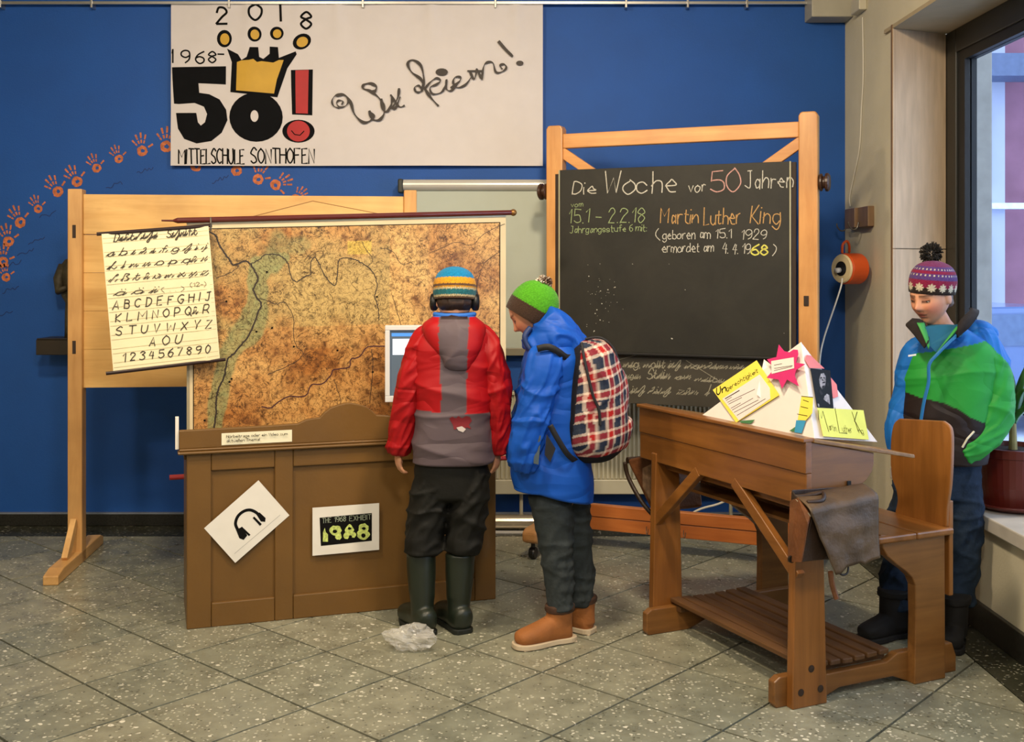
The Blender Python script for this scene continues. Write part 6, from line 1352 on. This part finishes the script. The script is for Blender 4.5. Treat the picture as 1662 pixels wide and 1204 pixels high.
strap([q2(872,566,-.19),q2(890,563,-.20),q2(905,570,-.19),q2(920,580,-.15),q2(935,578,-.11)],.026,'shoulder_strap')
strap([q2(893,690,-.20),q2(905,712,-.195),q2(922,738,-.17),q2(940,752,-.10)],.022,'shoulder_strap')
MB().add([tuple(q2(887,704,-.205)),tuple(q2(902,728,-.20)),tuple(q2(893,750,-.20)),tuple(q2(884,738,-.203))],[(0,1,2,3)]).build('strap_tail',M_strap,pk)
MB().add([tuple(q2(982,618,-.118)),tuple(q2(1010,622,-.10)),tuple(q2(1000,640,-.118)),tuple(q2(992,655,-.12)),tuple(q2(980,640,-.122))],[(0,1,2,3,4)]).build('patch',plain('navy_patch',(24,30,52),.7,var=.1),pk)
# ================= boy in the green jacket behind the bench
b3 = 4.47
def W3(px,py,dy=0): return P(px,py,b3+dy)
H3 = head_frame(W3(1510,482,-.02),R(123),R(18),R(0))
J = dict(chin=W3(1516,510,0),neck=W3(1530,538,.01),chest=W3(1540,600,0),waist=W3(1538,690,0),hip=W3(1532,750,0),
  shl=W3(1600,570,-.03),ell=W3(1612,650,-.0),wrl=W3(1556,694,.0),shr=W3(1497,578,.02),elr=W3(1470,660,.05),wrr=W3(1483,700,.03),
  knl=W3(1564,890,.0),anl=W3(1550,1010,-.05),tol=W3(1535,1030,-.16),knr=W3(1463,890,.06),anr=W3(1457,1000,.0),tor=W3(1420,1020,-.06))
feet(J,(P(1548,1000,4.38),P(1541,1000,4.27)),(P(1452,1000,4.47),P(1402,1000,4.40)))
p3 = body_mesh(J,H3,voxel=.0042,detail=True,hands=[(tuple(W3(1552,696,.0)),(-1,.2,-.3),(0,-1,0),1,.8,.5),(tuple(W3(1488,704,.02)),(.6,.1,-.7),(0,-1,0),1,.8,.5)])
eyes(p3,H3); tag(p3,'person in green, blue and black jacket with nordic pompom hat, standing behind the bench','person'); skin_paint(p3,H3)
gr,bl_,bk_,tq = L((34,142,52)),L((22,104,186)),L((30,20,18)),L((20,110,140))
def jac3(co):
    z = co.z; x = co.x-1.75
    seam = 1.190+.045*(x/.2)
    zl_ = .925-.22*(x-.02) if x > -.03 else .94-.25*(x+.15)
    if z > seam: return bl_
    if z < 1.028-.416*(co.x-1.563)+.008*math.sin(co.x*30): return bk_
    if x < -.165: return bl_*.9
    return gr
yw = R(-26)
secs = [(W3(1528,752),.170,.120,yw),(W3(1530,738),.178,.128,yw),(W3(1534,700),.180,.130,yw),(W3(1538,650),.178,.128,yw),(W3(1542,600),.180,.124,yw),(W3(1545,570),.172,.112,yw),(W3(1543,550),.135,.095,yw),(W3(1538,536),.085,.075,yw),(W3(1535,529),.060,.060,yw)]
jk3 = loft(secs,120,150,2.4,.005,(2.2,2.2,4.5),21,fixed='z').build('jacket',M_jac,p3,smooth=True); paint(jk3,jac3)
pts = [(1575,545),(1595,560),(1608,600),(1614,650),(1604,695),(1583,722),(1556,738)]; r0 = [.045,.066,.074,.076,.070,.060,.048]; dep = [0,-.02,-.05,-.06,-.08,-.10,-.10]
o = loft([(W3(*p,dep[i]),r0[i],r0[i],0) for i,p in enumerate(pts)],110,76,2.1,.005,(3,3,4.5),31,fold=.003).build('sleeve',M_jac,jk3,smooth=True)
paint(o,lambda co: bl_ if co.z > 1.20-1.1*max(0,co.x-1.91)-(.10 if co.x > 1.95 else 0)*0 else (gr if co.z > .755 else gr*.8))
pts = [(1502,556),(1487,574),(1478,620),(1466,665),(1458,705),(1464,738)]; r0 = [.04,.058,.062,.058,.054,.045]; dep = [.02,.04,.06,.06,.04,.02]
o = loft([(W3(*p,dep[i]),r0[i],r0[i],0) for i,p in enumerate(pts)],100,70,2.1,.004,(3,3,5),35,fold=.0025).build('sleeve',M_jac,jk3,smooth=True); paint(o,lambda co: bl_)
# open collar: dark fleece stand-up collar, green lining, teal shirt
M_fl = plain('black_fleece',(30,22,18),.95,var=.3,vs=60); M_lin = plain('green_lining',(52,150,66),.6,var=.1); M_sh = plain('teal_shirt',(22,92,118),.85,var=.1)
MB().add([tuple(W3(1502,530,-.135)),tuple(W3(1560,526,-.115)),tuple(W3(1548,545,-.145)),tuple(W3(1522,575,-.165)),tuple(W3(1508,560,-.160))],[(0,4,3,2,1)]).build('shirt_front',M_sh,jk3)
o = loft([(W3(1533,548,-.02),.085,.080,yw),(W3(1531,536,-.03),.078,.075,yw),(W3(1529,526,-.03),.062,.062,yw)],20,60,2.1,.002,(10,10,10),fixed='z').build('shirt',M_sh,jk3,smooth=True)
def band(name,rows,m,th=.008,par=None):
    g_ = [catmull([tuple(p) for p in r_],5) for r_ in rows]; o = cloth_sheet(g_).build(name,m,par or jk3,smooth=True); s_ = o.modifiers.new('s','SOLIDIFY'); s_.thickness = th; s_.offset = 0; return o
band('collar',[[W3(1470,527,-.08),W3(1485,545,-.13),W3(1500,565,-.165)],[W3(1480,518,-.05),W3(1494,530,-.11),W3(1507,557,-.165)],[W3(1492,519,-.02),W3(1502,527,-.09),W3(1508,552,-.155)]],M_fl,.010)
band('collar',[[W3(1553,548,-.165),W3(1572,532,-.16),W3(1586,514,-.11),W3(1588,506,-.02)],[W3(1552,538,-.165),W3(1564,522,-.155),W3(1578,508,-.10),W3(1578,502,.0)],[W3(1556,528,-.155),W3(1563,515,-.14),W3(1574,506,-.08),W3(1574,503,.02)]],M_fl,.016)
band('lining',[[W3(1488,524,-.12),W3(1498,545,-.155),W3(1507,567,-.17)],[W3(1500,524,-.12),W3(1506,545,-.152),W3(1509,560,-.165)]],M_lin,.004)
band('lining',[[W3(1558,530,-.138),W3(1545,545,-.158),W3(1524,568,-.168)],[W3(1552,530,-.135),W3(1535,552,-.158),W3(1520,572,-.168)]],M_lin,.004)
MB().tube(catmull([tuple(W3(x,y,d_)) for x,y,d_ in ((1562,536,-.148),(1540,556,-.168),(1520,576,-.172),(1508,592,-.172),(1507,620,-.172),(1500,650,-.170),(1495,680,-.165),(1490,715,-.16))],5),.0065,8).build('zip',plain('blue_zip',(22,104,160),.5,var=0),jk3)
# folded-down hood behind the shoulder
mb = MB(); mb.ell(W3(1586,535,.05),(.062,.085,.042),20,14); mb.ell(W3(1606,541,.035),(.030,.06,.034),20,14); mb.ell(W3(1566,542,.07),(.06,.07,.045),20,14); o = remesh(mb,'hood',M_jac,jk3,.006,4); paint(o,lambda co: bl_)
MB().tube([tuple(W3(1562,726,-.175)),tuple(W3(1570,712,-.182)),tuple(W3(1581,700,-.176))],.004,8).build('sleeve_zip',plain('pale_zip',(208,204,180),.5,var=0),jk3)
MB().add([tuple(W3(x,y,-.150)) for x,y in ((1474,576),(1487,574),(1487,577),(1474,579))],[(0,3,2,1)]).build('chest_print',M_white,jk3)
jean3 = vcol('dark_blue_denim',.85,bump=.4,bs=90,var=.18,spec=.2,vs=40)
trousers('trousers',p3,[([W3(1556,752,.0),W3(1562,820,-.0),W3(1565,880,0),W3(1562,930,-.01),W3(1556,960,-.03),W3(1552,985,-.04)],[.085,.076,.066,.064,.062,.060]),([W3(1494,752,.05),W3(1474,830,.06),W3(1462,890,.06),W3(1456,945,.03),W3(1455,975,.01),W3(1456,995,.0)],[.085,.075,.068,.064,.062,.062])],W3(1526,748,.02),L((30,44,62)),jean3,.006,9,drop=.09,hipr=(.155,.11))
M_bb = plain('black_suede_boot',(14,13,14),.85,var=.2,vs=30)
a_ = P(1452,1000,4.47); t_ = P(1402,1000,4.40); boot(p3,V((a_.x,a_.y,0)),V((t_.x,t_.y,0)),.20,M_bb,M_bb,'winter_boot',lace=False,k=1.2,cuffm=M_bb)
a_ = P(1548,1000,4.38); t_ = P(1541,1000,4.27); boot(p3,V((a_.x,a_.y,0)),V((t_.x,t_.y,0)),.20,M_bb,M_bb,'winter_boot',lace=False,k=1.2,cuffm=M_bb)
pu,mg,dk_,sn = L((82,58,112)),L((126,32,62)),L((44,34,30)),L((192,182,158))
def nordic(co):
    z = co.z; a = math.atan2(co.y,co.x); u = (a/(2*math.pi)*13)%1
    def dots(z0): return abs(z-z0) < .0028 and ((a/(2*math.pi)*34)%1) < .32
    if dots(.075) or dots(.100): return sn
    if z < .006: return dk_*.8
    if z < .047:   # stars on red/dark
        du = (u-.5)*.045; dz = z-.026; r_ = math.hypot(du,dz); th = math.atan2(dz,du)
        if r_ < .0095+.0085*abs(math.cos(4*th)): return sn
        return dk_ if z < .024 else mg
    if z < .066: return mg if z < .056 else pu
    if z < .083: return pu
    if z < .094: return mg
    if z < .110: return pu
    return mg.lerp(pu,.4)
Hh = H3@Matrix.Rotation(R(10),4,'X')@Matrix.Translation((0,-.008,.016)); c3_ = W3(1510,482,-.02); Hh = Matrix.Translation(c3_)@Matrix.Rotation(R(10),4,'Y')@Matrix.Translation(-c3_)@Hh
hat('knitted_hat',Hh,p3,[(.084,.0),(.0865,.015),(.088,.04),(.086,.065),(.078,.090),(.062,.112),(.038,.126),(.016,.132),(.001,.133)],nordic,'purple and red knitted hat with pale star pattern',oval=1.17,rib=.0008,n=260)
pompom('pompom',W3(1511,411,.0),.043,p3,((34,30,26),(24,22,20),(46,40,34)),5)
o = loft([(W3(1522,470,.03),.05,.05,0),(W3(1528,488,.03),.045,.045,0),(W3(1532,500,.03),.03,.03,0)],14,40,2,.003,(20,20,4),1,fixed='z').build('hair',plain('brown_hair',(96,68,44),.6,var=.4,vs=60),p3,smooth=True)
